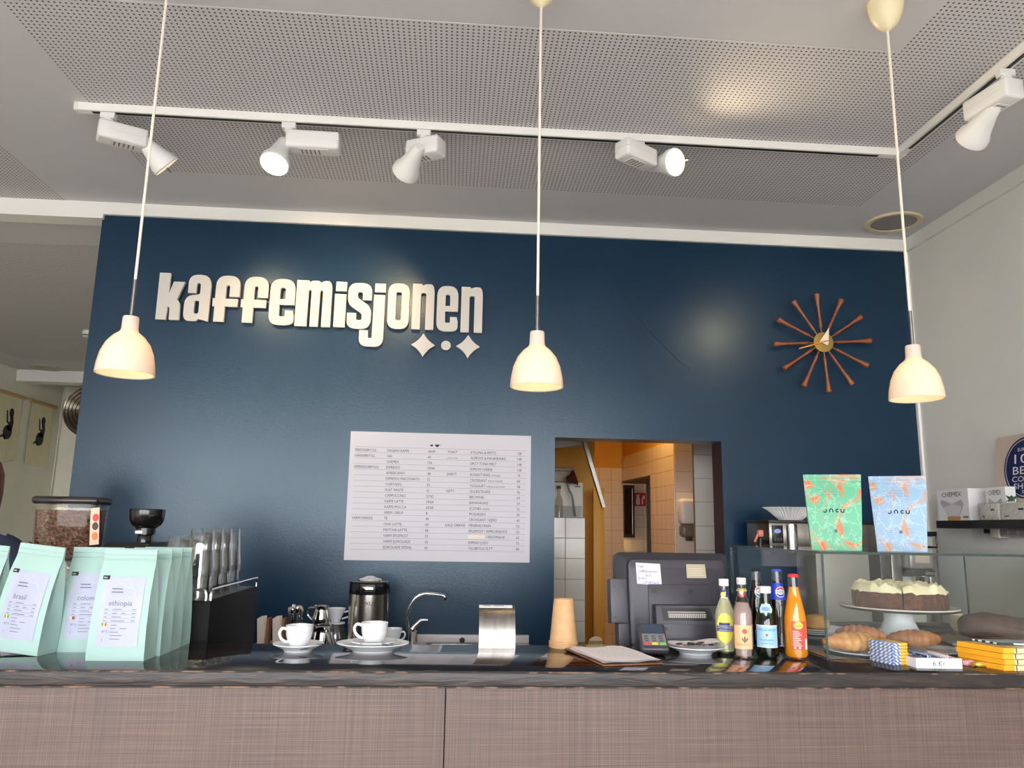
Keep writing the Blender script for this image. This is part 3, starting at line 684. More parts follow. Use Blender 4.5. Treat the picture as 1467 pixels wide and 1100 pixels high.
# ================================================================== back room things
def scroll(label, rl, rr, bl_, br_):
    p0, p1, p2, p3 = [onX(x, y, XL+.02) for x, y in (rl, rr, bl_, br_)]
    t = thing('hanging_scroll', label, 'wall hanging', (XL+.012, (p0.y+p1.y)/2, (p2.z+p3.z)/2), 0, 'scroll prints in the back room')
    o = Vector(t.location); zt = (p0.z+p1.z)/2; w = (p1.y-p0.y)*.93
    b = new(); tube(b, [Vector((.01, -w/2, zt-o.z)), Vector((.01, w/2, zt-o.z))], .02, 10); obj('hanging_rod', b, mat('rod_wood', (196, 160, 112), .5), t)
    F = frame((.006, 0, 0), (0, 1, 0), (0, 0, 1)); H = zt-o.z; ww = w*.40
    b = new(); prism(b, [[(-ww*.95, 0), (0, -.02), (ww, .01), (ww*.98, H), (-ww*.98, H)]], .004, F); obj('cloth', b, noisy('scroll_cloth', (226, 216, 178), (234, 226, 192), 8, .8), t, smooth=0)
    fn = planar(F @ Matrix.Translation((0, 0, .004))); s = H*.22; cy = H*.52
    dk = new()
    patch(dk, [(x*s*.55+.06*s, y*s*.5+cy-s*.45) for x, y in circ(0, 0, 1, 14)], fn)       # crouching figure: haunch, back, head, arm
    patch(dk, [(-.2*s, cy-.25*s), (.58*s, cy-.35*s), (.68*s, cy+.3*s), (.55*s, cy+.72*s), (.12*s, cy+.78*s), (.2*s, cy+.3*s)], fn)
    patch(dk, [(x*s*.30+.30*s, y*s*.32+cy+s*.92) for x, y in circ(0, 0, 1, 12)], fn)
    patch(dk, [(-.35*s, cy+1.0*s), (-.2*s, cy+1.05*s), (.0, cy+.3*s), (.25*s, cy+.2*s), (.2*s, cy+.05*s), (-.2*s, cy+.2*s)], fn)
    patch(dk, [(-.75*s, cy-.75*s), (-.3*s, cy-.6*s), (.0, cy-.95*s), (-.2*s, cy-1.0*s), (-.45*s, cy-.8*s), (-.75*s, cy-.95*s)], fn)
    obj('ink_print', dk, mat('ink_violet', (58, 48, 56), .7), t, smooth=0)
scroll('cream cloth scroll with a dark printed crouching figure, farther from the corner pipe', (-6, 557), (38, 572), (-12, 655), (22, 662))
scroll('cream cloth scroll with a dark printed crouching figure, next to the corner pipe', (41, 572), (82, 585), (29, 662), (66, 668))
sc_ = onY(128, 588, YB-.05)
t = thing('steel_wall_disc', 'round ribbed steel disc mounted on the far wall beside the blue wall', 'wall ornament', (sc_.x, YB, sc_.z))
F = frame((0, 0, 0), (1, 0, 0), (0, 0, 1)); prof = [(0, .10)]
for i in range(6): prof += [(.05+i*.05, .10-.012*i), (.075+i*.05, .075-.012*i)]
prof += [(.335, .02), (.34, 0)]
b = new(); lathe(b, prof, 40, mtx=F, cap0=False, cap1=False); obj('disc', b, mat('dark_steel', (150, 140, 128), .2, 1.0), t)
rl_ = onZ(66, 526, HB)
t = thing('recessed_ceiling_light', 'round recessed fitting in the back room ceiling', 'ceiling light', rl_)
b = new(); lathe(b, [(.16, 0), (.16, -.012), (.13, -.012), (.12, -.002), (0, -.002)], 32, cap0=False, cap1=False); obj('ring', b, mat('ring_grey', (176, 170, 156), .5), t)
sn = onZ(127, 474, HB)
t = thing('smoke_detector', 'small white detector on the back room ceiling by the blue wall', 'detector', sn)
b = new(); lathe(b, [(.05, 0), (.05, -.03), (.04, -.06), (0, -.062)], 24, cap0=False, cap1=False); obj('housing', b, M_WHITE, t)
b = new(); lathe(b, [(.046, -.04), (.05, -.045), (.046, -.05)], 24, cap0=False, cap1=False); obj('vent_ring', b, M_DGREY2, t)

# ================================================================== the counter
CT = 1.17; CF = 2.0; CB = 2.43
def C(px, py, z=CT): return onZ(px, py, z)
seam = onY(637, 1040, CF+.02).x
cn = thing('bar_counter', 'long bar counter with dark lacquered top and brown brushed laminate front', 'counter', (0, 0, 0))
b = new(); rbox(b, (-2.6, CF, CT-.034), (.99, CB, CT), .003, 2); rbox(b, (.99, CF, CT-.034), (2.66, 3.0, CT), .003, 2); tp = obj('counter_top', b, M_TOP, cn)
b = new(); rbox(b, (-2.6, CF-.006, CT-.036), (2.66, CF+.002, CT-.003), .003, 2); obj('front_edge', b, M_EDGE, tp)
b = new(); rbox(b, (-2.6, CF-.0065, CT-.0395), (2.66, CF+.004, CT-.0355), .001, 1); obj('bottom_lip', b, M_WORN, tp)
b = new(); rbox(b, (-2.6, CF-.0068, CT-.0042), (2.66, CF-.002, CT-.001), .001, 1); obj('worn_arris', b, M_WORN, tp)
b = new(); box(b, (-2.6, CF+.018, 0), (seam-.0015, CF+.04, CT-.037)); obj('front_panel', b, M_LAM, cn, smooth=0)
b = new(); box(b, (seam+.0015, CF+.018, 0), (2.66, CF+.04, CT-.037)); obj('front_panel', b, M_LAM, cn, smooth=0)
b = new(); box(b, (-2.6, CF+.04, 0), (2.66, CB-.05, CT-.036)); obj('carcass', b, M_BLKM, cn, smooth=0)
WK = .93
wt = thing('staff_worktop', 'low staff worktop behind the bar under machines and till', 'worktop', (0, 0, 0))
b = new(); rbox(b, (-2.6, CB-.045, WK-.03), (.985, 3.12, WK), .003); obj('worktop', b, mat('worktop_grey', (110, 108, 104), .4), wt)
b = new(); box(b, (-2.6, CB-.045, 0), (.985, 3.05, WK-.03)); obj('base', b, M_BLKM, wt, smooth=0)
bw = thing('back_worktop', 'white worktop with upstand along the foot of the blue wall', 'worktop', (0, 0, 0))
dx = onY(757, 915, DW).x
b = new(); rbox(b, (-.95, 3.60, WK-.03), (dx, DW-.002, WK), .003); obj('worktop', b, mat('worktop_white', (206, 202, 200), .35), bw)
b = new(); box(b, (-.95, 3.64, 0), (dx-.02, DW-.004, WK-.03)); obj('cabinet_base', b, M_WHITE, bw, smooth=0)
up_ = thing('wall_upstand', 'low white marble upstand at the foot of the blue wall behind the tap', 'upstand', (0, 0, 0))
b = new(); rbox(b, (-.15, DW-.03, WK), (dx, DW-.002, WK+.038), .003); obj('upstand_slab', b, mat('marble_white', (196, 192, 196), .35), up_)
snk = thing('sink', 'steel sink rim beside the chrome tap', 'sink', (0, 0, 0))
b = new(); rbox(b, (-.10, 3.66, WK), (.16, 3.69, WK+.012), .003); rbox(b, (-.10, 4.05, WK), (.16, 4.08, WK+.012), .003); rbox(b, (-.10, 3.69, WK), (-.07, 4.05, WK+.012), .003); rbox(b, (.13, 3.69, WK), (.16, 4.05, WK+.012), .003); obj('sink_rim', b, M_STEEL, snk)
b2 = thing('side_worktop', 'grey worktop behind the glass case against the blue wall', 'worktop', (0, 0, 0))
b = new(); rbox(b, (1.56, 3.55, WK-.03), (2.64, DW-.002, WK), .003); obj('worktop', b, mat('worktop_grey', (110, 108, 104), .4), b2)
b = new(); box(b, (1.57, 3.6, 0), (2.64, DW-.004, WK-.03)); obj('cabinet_base', b, M_WHITE, b2, smooth=0)

# ================================================================== bags
def interp(tab, z):
    for (a, va), (c, vc) in zip(tab, tab[1:]):
        if z <= c: return va+(vc-va)*(z-a)/(c-a) if c > a else va
    return tab[-1][1]
M_MINT = noisy('mint_paper', (150, 180, 173), (156, 185, 178), 6, .6, bump=.06, bscale=14, spec=.25)
def bag_shape(w0, w1, d, h):
    wt_ = [(0, w0), (.06, w0*1.0), (.5, (w0+w1)/2), (1, w1)]
    dt = [(0, d), (.04, d*1.06), (.35, d*1.0), (.62, d*.70), (.80, d*.34), (.88, d*.10), (.90, .006), (1, .004)]
    def sec(t): return interp(wt_, t)/2, interp(dt, t)/2
    return sec
def bag(name, label, cat, loc, rz, w0, w1, d, h, m, group=None, lean=0.0, roll=0.0):
    t = thing(name, label, cat, loc, rz, group); t.rotation_euler = (lean, roll, rz)
    sec = bag_shape(w0, w1, d, h); ts = [0, .015, .05, .15, .3, .45, .6, .7, .8, .86, .895, .90, .93, 1]
    bm = new(); rings = []
    for k, q in enumerate(ts):
        a, e = sec(q); g = e*(.15 if q < .3 else .45) if q < .88 else 0
        i_ = a-min(g, a*.3)*(.9 if q > .04 else 0)
        sh = .0012*math.sin(k*2.1)
        pts = [(-a, -e), (-a*.5, -e-.0025*math.sin(PI*q)+sh), (0, -e-.004*math.sin(PI*q)), (a*.5, -e-.0025*math.sin(PI*q)-sh), (a, -e), (i_, 0), (a, e), (a*.5, e), (0, e+.003*math.sin(PI*q)), (-a*.5, e), (-a, e), (-i_, 0)]
        rings.append([bm.verts.new((x, y, q*h)) for x, y in pts])
    for r0, r1 in zip(rings, rings[1:]):
        for i in range(12): j = (i+1) % 12; bm.faces.new((r0[i], r0[j], r1[j], r1[i]))
    bm.faces.new(list(reversed(rings[0]))); bm.faces.new(rings[-1])
    obj('bag_body', bm, m, t, smooth=35)
    b = new(); a, e = sec(.93)
    for zz in (.905, .945): rbox(b, (-a*.98, -e-.0024, zz*h), (a*.98, -e-.0008, zz*h+.002), .0006, 1)
    obj('seal_ridge', b, m, t)
    fn = lambda x, y, o=.0016: Vector((x, -sec(max(0, min(1, y/h)))[1]-.004*math.sin(PI*max(0, min(1, y/h)))*max(0, 1-abs(x)/sec(y/h)[0])-o, y))
    return t, fn
M_LAB = noisy('bag_label', (158, 164, 184), (170, 174, 190), 9, .4, spec=.3)
def coffee_bag(origin, loc, rz, label, flag, group=None, lean=0.0, roll=0.0, full=True):
    w, d, h = .145, .068, .275
    t, fn = bag('coffee_bag', label, 'coffee bag', loc, rz, w, w*.93, d, h, M_MINT, group, lean, roll)
    x0, x1, z0, z1 = -.052, .053, .035, .205
    b = new(); rect(b, x0, z0, x1, z1, fn, 4, 10); lb = obj('label', b, M_LAB, t)
    if not full: return t
    f2 = lambda x, y: fn(x, y, .0022)
    b = new(); text(b, origin, x0+.022, z1-.070, .0185, f2)
    for i, (a, c2) in enumerate(((.02, .045), (.02, .05))): rect(b, x0+.024, z1-.030-.008*i, x0+.024+c2*.6, z1-.0275-.008*i, f2)
    for i in range(4):
        z = z1-.083-.0092*i; rect(b, x0+.012, z, x1-.010, z+.0005, f2, 3, 1)
        rect(b, x0+.014, z+.003, x0+.022, z+.0045, f2); rect(b, x0+.034, z+.003, x0+.058+.01*(i % 2), z+.0045, f2); rect(b, x1-.022, z+.003, x1-.012, z+.0045, f2)
    for i, (a, c2) in enumerate(((.035, .05), (.035, .075), (.033, .055), (.035, .065), (.035, .06))):
        z = z0+.052-.0085*i; rect(b, x0+a, z, x0+c2, z+.0014, f2)
    text(b, '87 %', x0+.014, z0+.034, .008, f2); rect(b, x0+.016, z0+.012, x0+.0168, z0+.02, f2)
    obj('lettering', b, mat('print_grey', (92, 92, 104), .6), lb, smooth=0)
    b = new()
    for k in range(5):   # faint line drawing of a mountain-like crest
        P = [(-.03+.012*k, .168-.004*k), (-.012+.008*k, .196-.006*k), (.004+.005*k, .178), (.018+.004*k, .19-.005*k), (.034, .160)]
        for p, q in zip(P, P[1:]):
            patch(b, [(p[0], p[1]), (q[0], q[1]), (q[0], q[1]+.0006), (p[0], p[1]+.0006)], f2)
    obj('line_drawing', b, mat('print_pale', (184, 188, 204), .6), lb, smooth=0)
    b = new(); rect(b, x0-.006, z1-.006, x0+.012, z1+.004, f2); tg = obj('black_tab', b, M_INK, lb, smooth=0)
    b = new(); text(b, 'kffm', x0-.0035, z1-.003, .0055, lambda x, y: fn(x, y, .0028)); obj('tab_lettering', b, M_PAPER, tg, smooth=0)
    for i, c in enumerate(flag):
        b = new(); rect(b, x0+.012+.004*i, z0+.050, x0+.016+.004*i, z0+.058, f2); obj('flag_stripe', b, mat('flag_%d_%d_%d' % c, c, .5), lb, smooth=0)
    return t
def floorpt(px, py): return C(px, py)
FE = ((60, 150, 70), (232, 200, 60), (200, 50, 46)); FB = ((50, 140, 60), (236, 214, 60), (50, 140, 60)); FC = ((236, 200, 50), (46, 70, 150), (190, 46, 46))
e0 = floorpt(164, 947)
coffee_bag('ethiopia', (e0.x, e0.y+.037, CT), math.radians(-2), 'mint coffee bag labelled ethiopia at the front of its row', FE)
for i, w_ in enumerate(('first', 'second', 'third')):
    coffee_bag('ethiopia', (e0.x+.011, e0.y+.037+.0805*(i+1), CT), math.radians(-2), '%s plain mint coffee bag queued behind the front ethiopia bag' % w_, FE, 'bags queued behind ethiopia', full=False)
c0_ = floorpt(84, 935)
coffee_bag('colombia', (c0_.x+.056, c0_.y+.045, CT), math.radians(1), 'mint coffee bag labelled colombia standing half behind ethiopia', FC)
b0_ = floorpt(20, 941)
coffee_bag('brasil', (b0_.x-.010, b0_.y+.055, CT+.0066), math.radians(-12), 'mint coffee bag labelled brasil leaning sideways at the counter end', FB, roll=math.radians(5))
coffee_bag('brasil', (b0_.x-.178, b0_.y+.10, CT+.0053), math.radians(-8), 'plain-fronted mint coffee bag standing next to the leaning brasil bag', FB, roll=math.radians(4), full=False)

# ================================================================== cups, saucers and small things on the counter
def cup(t, x, y, z, hdir, r=.038, h=.062, cat=None):
    b = new(); lathe(b, [(0, 0), (.021, 0), (.023, .004), (.031, .018), (.036, .036), (r, h), (r-.003, h), (r-.006, .036), (.026, .016), (.018, .008), (0, .007)], 36, (x, y, z), cap0=False, cap1=False)
    bd = obj('cup_body', b, M_PORC, t)
    c, s = math.cos(hdir), math.sin(hdir)
    P = [(x+c*q, y+s*q, z+w) for q, w in ((.034, .052), (.050, .056), (.058, .045), (.053, .030), (.040, .020), (.030, .019))]
    b = new(); tube(b, smoothpath(P, 5), .0042, 10); obj('handle', b, M_PORC, t)
    b = new(); lathe(b, [(0, .05), (.0345, .05)], 30, (x, y, z), cap0=False, cap1=False); obj('coffee', b, mat('milk_foam', (196, 160, 122), .6), t)
def dish(name, label, cat, loc, R, h, m=None, group=None, sx=1, sy=1):
    t = thing(name, label, cat, loc, 0, group)
    b = new(); lathe(b, [(0, 0), (R*.55, 0), (R*.57, .003), (R*.62, .006), (R*.93, h*.86), (R, h), (R*.995, h+.002), (R*.9, h*.9), (R*.6, .010), (R*.55, .007), (0, .0065)], 48, cap0=False, cap1=False, sx=sx, sy=sy)
    obj('dish_body', b, m or M_PORC, t); return t
def spoon(label, p0, p1, name='teaspoon'):
    p0, p1 = Vector(p0), Vector(p1); d = p1-p0; L = d.length
    t = thing(name, label, 'spoon', p0)
    b = new(); tube(b, smoothpath([(0, 0, 0), d*.35+Vector((0, 0, .003)), d*.72+Vector((0, 0, .003)), d*.8], 4), [.0024]*9+[.002]*4, 8); obj('handle', b, M_CHROME, t)
    b = new(); u = d.normalized(); R = Matrix.Translation(d*.9) @ u.to_track_quat('X', 'Z').to_matrix().to_4x4()
    lathe(b, [(0, -.0035), (.7, -.002), (1, .001), (.9, .0012), (.6, -.0008), (0, -.002)], 16, mtx=R @ Matrix.Diagonal((.019, .012, 1, 1)), cap0=False, cap1=False); obj('bowl', b, M_CHROME, t)
s1 = C(427, 932)
dish('saucer', 'white saucer lying directly on the counter under a single cup', 'saucer', (s1.x, s1.y-.0, CT), .0695, .019)
ct_ = thing('coffee_cup', 'white coffee cup on the saucer nearest the black cabinet', 'cup', (s1.x, s1.y, CT+.0075)); cup(ct_, 0, 0, 0, math.radians(215))
spoon('teaspoon resting on the saucer nearest the black cabinet', (s1.x+.075, s1.y-.03, CT+.024), (s1.x+.02, s1.y-.045, CT+.0125))
s2 = C(533, 934)
dish('oval_plate', 'large oval white plate under a saucer and a cup', 'plate', (s2.x, s2.y+.02, CT), .102, .022, sy=.8)
dish('saucer', 'white saucer stacked on the large oval plate', 'saucer', (s2.x+.0, s2.y+.02, CT+.0085), .0665, .019)
ct_ = thing('coffee_cup', 'white coffee cup on the saucer stacked on the oval plate', 'cup', (s2.x+.002, s2.y+.02, CT+.016)); cup(ct_, 0, 0, 0, math.radians(172))
spoon('teaspoon resting across the saucer on the oval plate', (s2.x-.03, s2.y-.042, CT+.030), (s2.x+.055, s2.y-.036, CT+.026))
# steel napkin dispenser
dp = C(711, 927)
t = thing('napkin_dispenser', 'curved brushed steel napkin dispenser on the counter edge', 'dispenser', (dp.x, 2.385, CT))
pr = [(0.0, 0.0)]+[(-.0+(.055)*(1-math.cos(a)), .118*math.sin(a)) for a in [i*PI/2/10 for i in range(1, 11)]]
out = [(y-.035, z) for y, z in pr]; inn = [(y-.035+.0022, max(z-.002, 0)) for y, z in pr]
b = new(); F = Matrix(((0, 0, 1, -.0535), (1, 0, 0, 0), (0, 1, 0, 0), (0, 0, 0, 1)))
prism(b, [out+list(reversed(inn))], .107, F); obj('curved_sheet', b, M_STEEL, t, smooth=60)
b = new(); box(b, (-.0535, -.035, 0), (.0535, .035, .002)); obj('base_plate', b, M_STEEL, t, smooth=0)
b = new(); rect(b, -.053, 1.22, .046, 1.56, lambda x, a: Vector((x, -.035+.055*(1-math.cos(a)), .118*math.sin(a)+.0012)), 1, 6); lb = obj('paper_label', b, M_PAPER, t)
b = new()
for k in range(2): rect(b, -.04+.03*k, 1.36, -.018+.04*k, 1.40, lambda x, a: Vector((x, -.035+.055*(1-math.cos(a)), .118*math.sin(a)+.0018)))
obj('label_print', b, M_INK, lb, smooth=0)
b = new(); box(b, (-.045, .004, .002), (.045, .03, .085)); obj('napkins', b, M_PAPER, t, smooth=0)
# kraft cups, stacked upside down: visible rims
kp_ = C(806, 924)
for i in range(3):
    t = thing('paper_cup', ('innermost', 'middle', 'outermost')[i]+' brown kraft paper cup of the upturned stack by the doorway', 'paper cup', (kp_.x-.004, 2.392, CT+.006*i), 0, 'kraft cups in one stack')
    b = new(); k = 0
    lathe(b, [(.0415-k, 0), (.0435-k, .002), (.0435-k, .006), (.0405-k, .0075), (.0295-k, .126), (.0285-k, .128), (.0285-k, .122), (0, .122)] , 36, cap0=False, cap1=False); obj('cup_wall', b, noisy('kraft_paper', (190, 150, 106), (200, 160, 116), 40, .7), t)
# clipboard with paper
q0, q1, q2, q3 = C(849, 955), C(930, 953), C(905, 928), C(822, 931)
ctr = (q0+q1+q2+q3)/4; cw = ((q1-q0).length+(q2-q3).length)/2; cl = ((q3-q0).length+(q2-q1).length)/2
ang = math.atan2((q1-q0).y+(q2-q3).y, (q1-q0).x+(q2-q3).x)
t = thing('clipboard', 'brown clipboard with a steel clip lying flat on the counter', 'clipboard', (ctr.x, ctr.y, CT), ang)
b = new(); rbox(b, (-cw/2, -cl/2, 0.001), (cw/2, cl/2, .005), .0015, 1); obj('board', b, noisy('hardboard', (112, 74, 50), (132, 90, 62), 30, .5), t)
b = new(); rbox(b, (-.028, cl/2-.04, .012), (.028, cl/2-.012, .0155), .001, 1); tube(b, [(-.03, cl/2-.028, .014), (.03, cl/2-.028, .014)], .0035, 8)
prism(b, [rp([(-.022, 0), (.022, 0), (.022, .02, .008), (.008, .030, .008), (-.008, .03, .008), (-.022, .02, .008)])], .0015, Matrix.Translation((0, cl/2-.022, .013)) @ frame((0, 0, 0), (1, 0, 0), (0, -.35, 1))); obj('clip', b, mat('clip_nickel', (176, 164, 138), .22, 1.0), t)
ps = thing('paper_sheet', 'handwritten white paper pad held on the clipboard', 'paper', (ctr.x, ctr.y, CT+.0052), ang)
b = new()
for k in range(3):
    g = []
    for j in range(7):
        row = []
        for i in range(6):
            x = (-.46+.92*i/5)*cw+.003*k; y = (-.46+.90*j/6)*cl-.002*k
            z = .0015+.002*k+.004*max(0, (.25-j/6))*(2 if i > 3 else .6)+.0012*math.sin(i*1.7+j+k)
            row.append(b.verts.new((x, y, z)))
        g.append(row)
    for j in range(6):
        for i in range(5): b.faces.new((g[j][i], g[j][i+1], g[j+1][i+1], g[j+1][i]))
sh_ = obj('sheets', b, mat('pad_paper', (246, 240, 243), .7), ps)
b = new()
for j in range(9):
    y = (.30-.075*j)*cl; x = -.38*cw
    while x < .3*cw:
        w = random.uniform(.006, .018); rect(b, x, y, x+w, y+.0012, lambda u, v: Vector((u, v, .0092))); x += w+random.uniform(.003, .008)
obj('handwriting', b, mat('pencil_grey', (140, 128, 140), .7), sh_, smooth=0)
# card terminal
tm = C(934, 938)
t = thing('card_terminal', 'small black payment terminal propped beside the clipboard', 'card terminal', (tm.x+.010, tm.y+.034, CT+.0005), math.radians(-4))
R = Matrix.Translation((0, 0, .021)) @ Matrix.Rotation(math.radians(38), 4, 'X')
b = new(); rbox(b, (-.040, -.048, .012), (.040, .055, .034), .008, 3, mtx=R); bd = obj('terminal_body', b, mat('terminal_grey', (58, 58, 62), .35), t)
b = new(); rbox(b, (-.034, -.04, -.0), (.034, .04, .02), .005, 2); obj('foot', b, M_BLACK, t)
tf = planar(R @ Matrix.Translation((0, 0, .034)), .0008)
b = new(); rect(b, -.030, .012, .030, .046, tf); obj('screen', b, mat('screen_dark', (52, 66, 84), .12), bd, smooth=0)
b = new(); rect(b, -.033, -.034, .033, .010, tf); kp2 = obj('keypad', b, mat('keypad_grey', (120, 118, 120), .4), bd, smooth=0)
for i, c in enumerate(((206, 60, 70), (222, 196, 60), (110, 180, 90))):
    b = new(); rbox(b, (-.031+.022*i, -.032, .0345), (-.013+.022*i, -.024, .037), .001, 1, mtx=R); obj('key', b, mat('key_%d' % i, c, .4), bd)
for i in range(9):
    b = new(); rbox(b, (-.028+.021*(i % 3), -.020+.009*(i//3), .0345), (-.016+.021*(i % 3), -.0145+.009*(i//3), .0365), .001, 1, mtx=R); obj('key', b, M_DGREY2, bd)
# coin plate
pp = C(998, 936)
dish('plate', 'white plate with receipts and coins in front of the till', 'plate', (pp.x, pp.y+.01, CT), .085, .020)
for i, (x, y, a) in enumerate(((-.04, .01, .3), (.035, .02, -.4))):
    b = new(); g = [[b.verts.new((u*.045, v*.028, .003*math.sin(u*2+v))) for u in (-1, -.4, .3, 1)] for v in (-1, 0, 1)]
    for j in range(2):
        for k in range(3): b.faces.new((g[j][k], g[j][k+1], g[j+1][k+1], g[j+1][k]))
    o = obj('receipt', b, mat('receipt_paper', (232, 222, 224), .7), None, (pp.x+x, pp.y+.012+y, CT+.0245+.004*i), (.08, -.12 if i else .12, a)); tag(o, ('crumpled receipt on the coin plate, the side towards the terminal', 'crumpled receipt on the coin plate, the side towards the bottles')[i], 'receipt')
for i in range(10):
    a = i*2.4; r = .012+.0035*i
    b = new(); lathe(b, [(0, 0), (.0098, 0), (.0102, .0004), (.0102, .0015), (.0098, .0019), (0, .0019)], 18, cap0=False, cap1=False)
    o = obj('coin', b, mat('coin_metal_%d' % (i % 2), ((120, 108, 96), (84, 70, 62))[i % 2], .35, .9), None, (pp.x+r*math.cos(a)*1.2, pp.y+.002+r*.5*math.sin(a), CT+.0225+.0018*(i % 4)), (.1*math.sin(i), .1*math.cos(i), 0)); tag(o, 'coin lying on the white coin plate by the till', 'coin', 'coins on the plate')

# ================================================================== till
mp_ = onY(972, 862, 2.52)
t = thing('till_monitor', 'dark grey till monitor seen from behind, with a handwritten note', 'monitor', (mp_.x, 2.55, WK), math.radians(3))
mw = .385; mz0_, mz1_ = 1.135-WK, 1.448-WK
TI = Matrix.Translation((0, 0, mz0_)) @ Matrix.Rotation(math.radians(-7), 4, 'X')
mh = mz1_-mz0_
def fr_loft(bm, secs, m4):
    rings = []
    for (x, z0, z1, y, r) in secs:
        rings.append([bm.verts.new(m4 @ Vector((px, y, pz))) for px, pz in rp([(-x, z0, r), (x, z0, r), (x, z1, r), (-x, z1, r)], 4)])
    n = len(rings[0])
    for a, c in zip(rings, rings[1:]):
        for i in range(n): j = (i+1) % n; bm.faces.new((a[i], a[j], c[j], c[i]))
    bm.faces.new(list(reversed(rings[0]))); bm.faces.new(rings[-1]); bmesh.ops.recalc_face_normals(bm, faces=bm.faces)
b = new(); fr_loft(b, [(mw/2, 0, mh, .035, .022), (mw/2, 0, mh, .0, .022), (mw/2-.006, .004, mh-.006, -.008, .02), (mw/2-.028, .012, mh-.026, -.030, .02), (mw/2-.030, .014, mh-.028, -.048, .02), (mw/2-.036, .02, mh-.05, -.052, .02)], TI); hs = obj('housing', b, M_DGREY, t, smooth=30)
b = new(); rbox(b, (-mw/2+.09, -.0565, .03), (mw/2-.085, -.050, mh-.105), .003, 2, mtx=TI); obj('access_panel', b, M_DGREY, hs)
b = new(); rbox(b, (-mw/2-.028, -.03, mh*.28), (-mw/2+.028, .015, mh*.72), .004, 2, mtx=TI); cr_ = obj('card_reader', b, M_DGREY2, t)
b = new(); rbox(b, (-mw/2-.006, -.032, mh*.02), (-mw/2+.03, .012, mh*.28), .004, 2, mtx=TI); obj('cable_cover', b, M_DGREY2, t)
for (x, z) in ((-.105, mh-.125), (.02, mh-.125)):
    b = new(); lathe(b, [(0, 0), (.007, 0), (.007, .002), (0, .002)], 14, mtx=TI @ Matrix.Translation((x+.02, -.0565, z)) @ Matrix.Rotation(PI/2, 4, 'X'), cap0=False, cap1=False); obj('screw_hole', b, M_BLACK, hs)
for i in range(4):
    b = new(); lathe(b, [(0, 0), (.003, 0), (.003, .001), (0, .001)], 10, mtx=TI @ Matrix.Translation((-mw/2-.015+.03*(i % 2), -.030, mh*(.34 if i < 2 else .64))) @ Matrix.Rotation(PI/2, 4, 'X'), cap0=False, cap1=False); obj('screw', b, M_BLACK, cr_)
nf = frame(TI @ Vector((-mw/2+.055, -.0535, mh-.108)), (1, 0, -.02), TI.to_3x3() @ Vector((0, 0, 1)))
b = new(); prism(b, [[(0, .004), (.082, 0), (.078, .068), (-.003, .070)]], .0006, nf); nt = obj('sticky_note', b, mat('note_lilac', (220, 212, 226), .7), hs, smooth=0)
b = new()
for i, (s, x, w) in enumerate((('NB!', .004, .02), ('kaffemisjonen', .008, .06), ('AS?', .028, .02))): text(b, s, x, .054-.014*i, .012, planar(nf @ Matrix.Translation((0, 0, .0007))), width=w)
obj('note_writing', b, mat('pen_purple', (74, 54, 84), .6), nt, smooth=0)
b = new()
for i, (s, x, w) in enumerate((('prosent:', .004, .028), ('Landmark', .018, .056))): text(b, s, x, .018-.013*i, .0125, planar(nf @ Matrix.Translation((0, 0, .0007))), width=w)
obj('note_writing', b, mat('pen_blue', (60, 72, 150), .6), nt, smooth=0)
nf2 = frame(TI @ Vector((.03, -.0535, mh-.085)), (1, 0, 0), TI.to_3x3() @ Vector((0, 0, 1)))
b = new(); prism(b, [[(0, 0), (.066, 0), (.064, .044), (0, .044)]], .0006, nf2); st_ = obj('rating_sticker', b, mat('sticker_gold', (168, 156, 132), .35), hs, smooth=0)
b = new()
for i in range(4): rect(b, .006, .008+.007*i, .058-.006*(i % 2), .0095+.007*i, planar(nf2 @ Matrix.Translation((0, 0, .0007))))
obj('sticker_print', b, mat('sticker_print', (206, 198, 178), .5), st_, smooth=0)
b = new(); rbox(b, (-.10, .0, 0), (.10, .16, .02), .006); obj('stand_foot', b, M_DGREY, t)
b = new(); rbox(b, (-.05, .02, .018), (.05, .07, mz0_+.10), .006); obj('stand_neck', b, M_DGREY, t)
# receipt printer in front of it
rp0 = onY(988, 880, 2.42)
t = thing('receipt_printer', 'dark grey receipt printer with slotted front below the till monitor', 'printer', (rp0.x, 2.44, WK))
z0, z1 = .24, 1.288-WK
b = new(); rbox(b, (-.098, 0, 0), (.098, .05, z1-.05), .006, 2)
prism(b, [[(0, z1-.055), (.0, z1-.05), (.012, z1), (.05, z1), (.05, z1-.055)]], .196, Matrix(((0, 0, 1, -.098), (1, 0, 0, 0), (0, 1, 0, 0), (0, 0, 0, 1)))); hs = obj('printer_body', b, M_DGREY, t)
sf = frame((0, -.0, z1-.05), (1, 0, 0), (0, .012, .05))
b = new(); prism(b, [[(-.077, .006), (.082, .006), (.074, .044), (-.080, .044)]], .001, sf); wd = obj('display_window', b, M_BLACK, hs, smooth=0)
b = new(); rect(b, -.06, .014, .06, .027, planar(sf @ Matrix.Translation((0, 0, .001)))); rect(b, -.062, .03, .058, .033, planar(sf @ Matrix.Translation((0, 0, .001)))); cm = obj('paper_comb', b, mat('comb_grey', (170, 164, 158), .5), wd, smooth=0)
b = new()
for i in range(20): rect(b, -.058+.006*i, .014, -.0562+.006*i, .025, planar(sf @ Matrix.Translation((0, 0, .0016))))
obj('comb_teeth', b, M_BLACK, wd, smooth=0)
b = new(); lathe(b, [(0, 0), (.006, 0), (.006, .002), (0, .002)], 14, mtx=Matrix.Translation((-.072, .0, z1-.068)) @ Matrix.Rotation(PI/2, 4, 'X'), cap0=False, cap1=False); obj('button', b, M_BLACK, hs)
b = new()
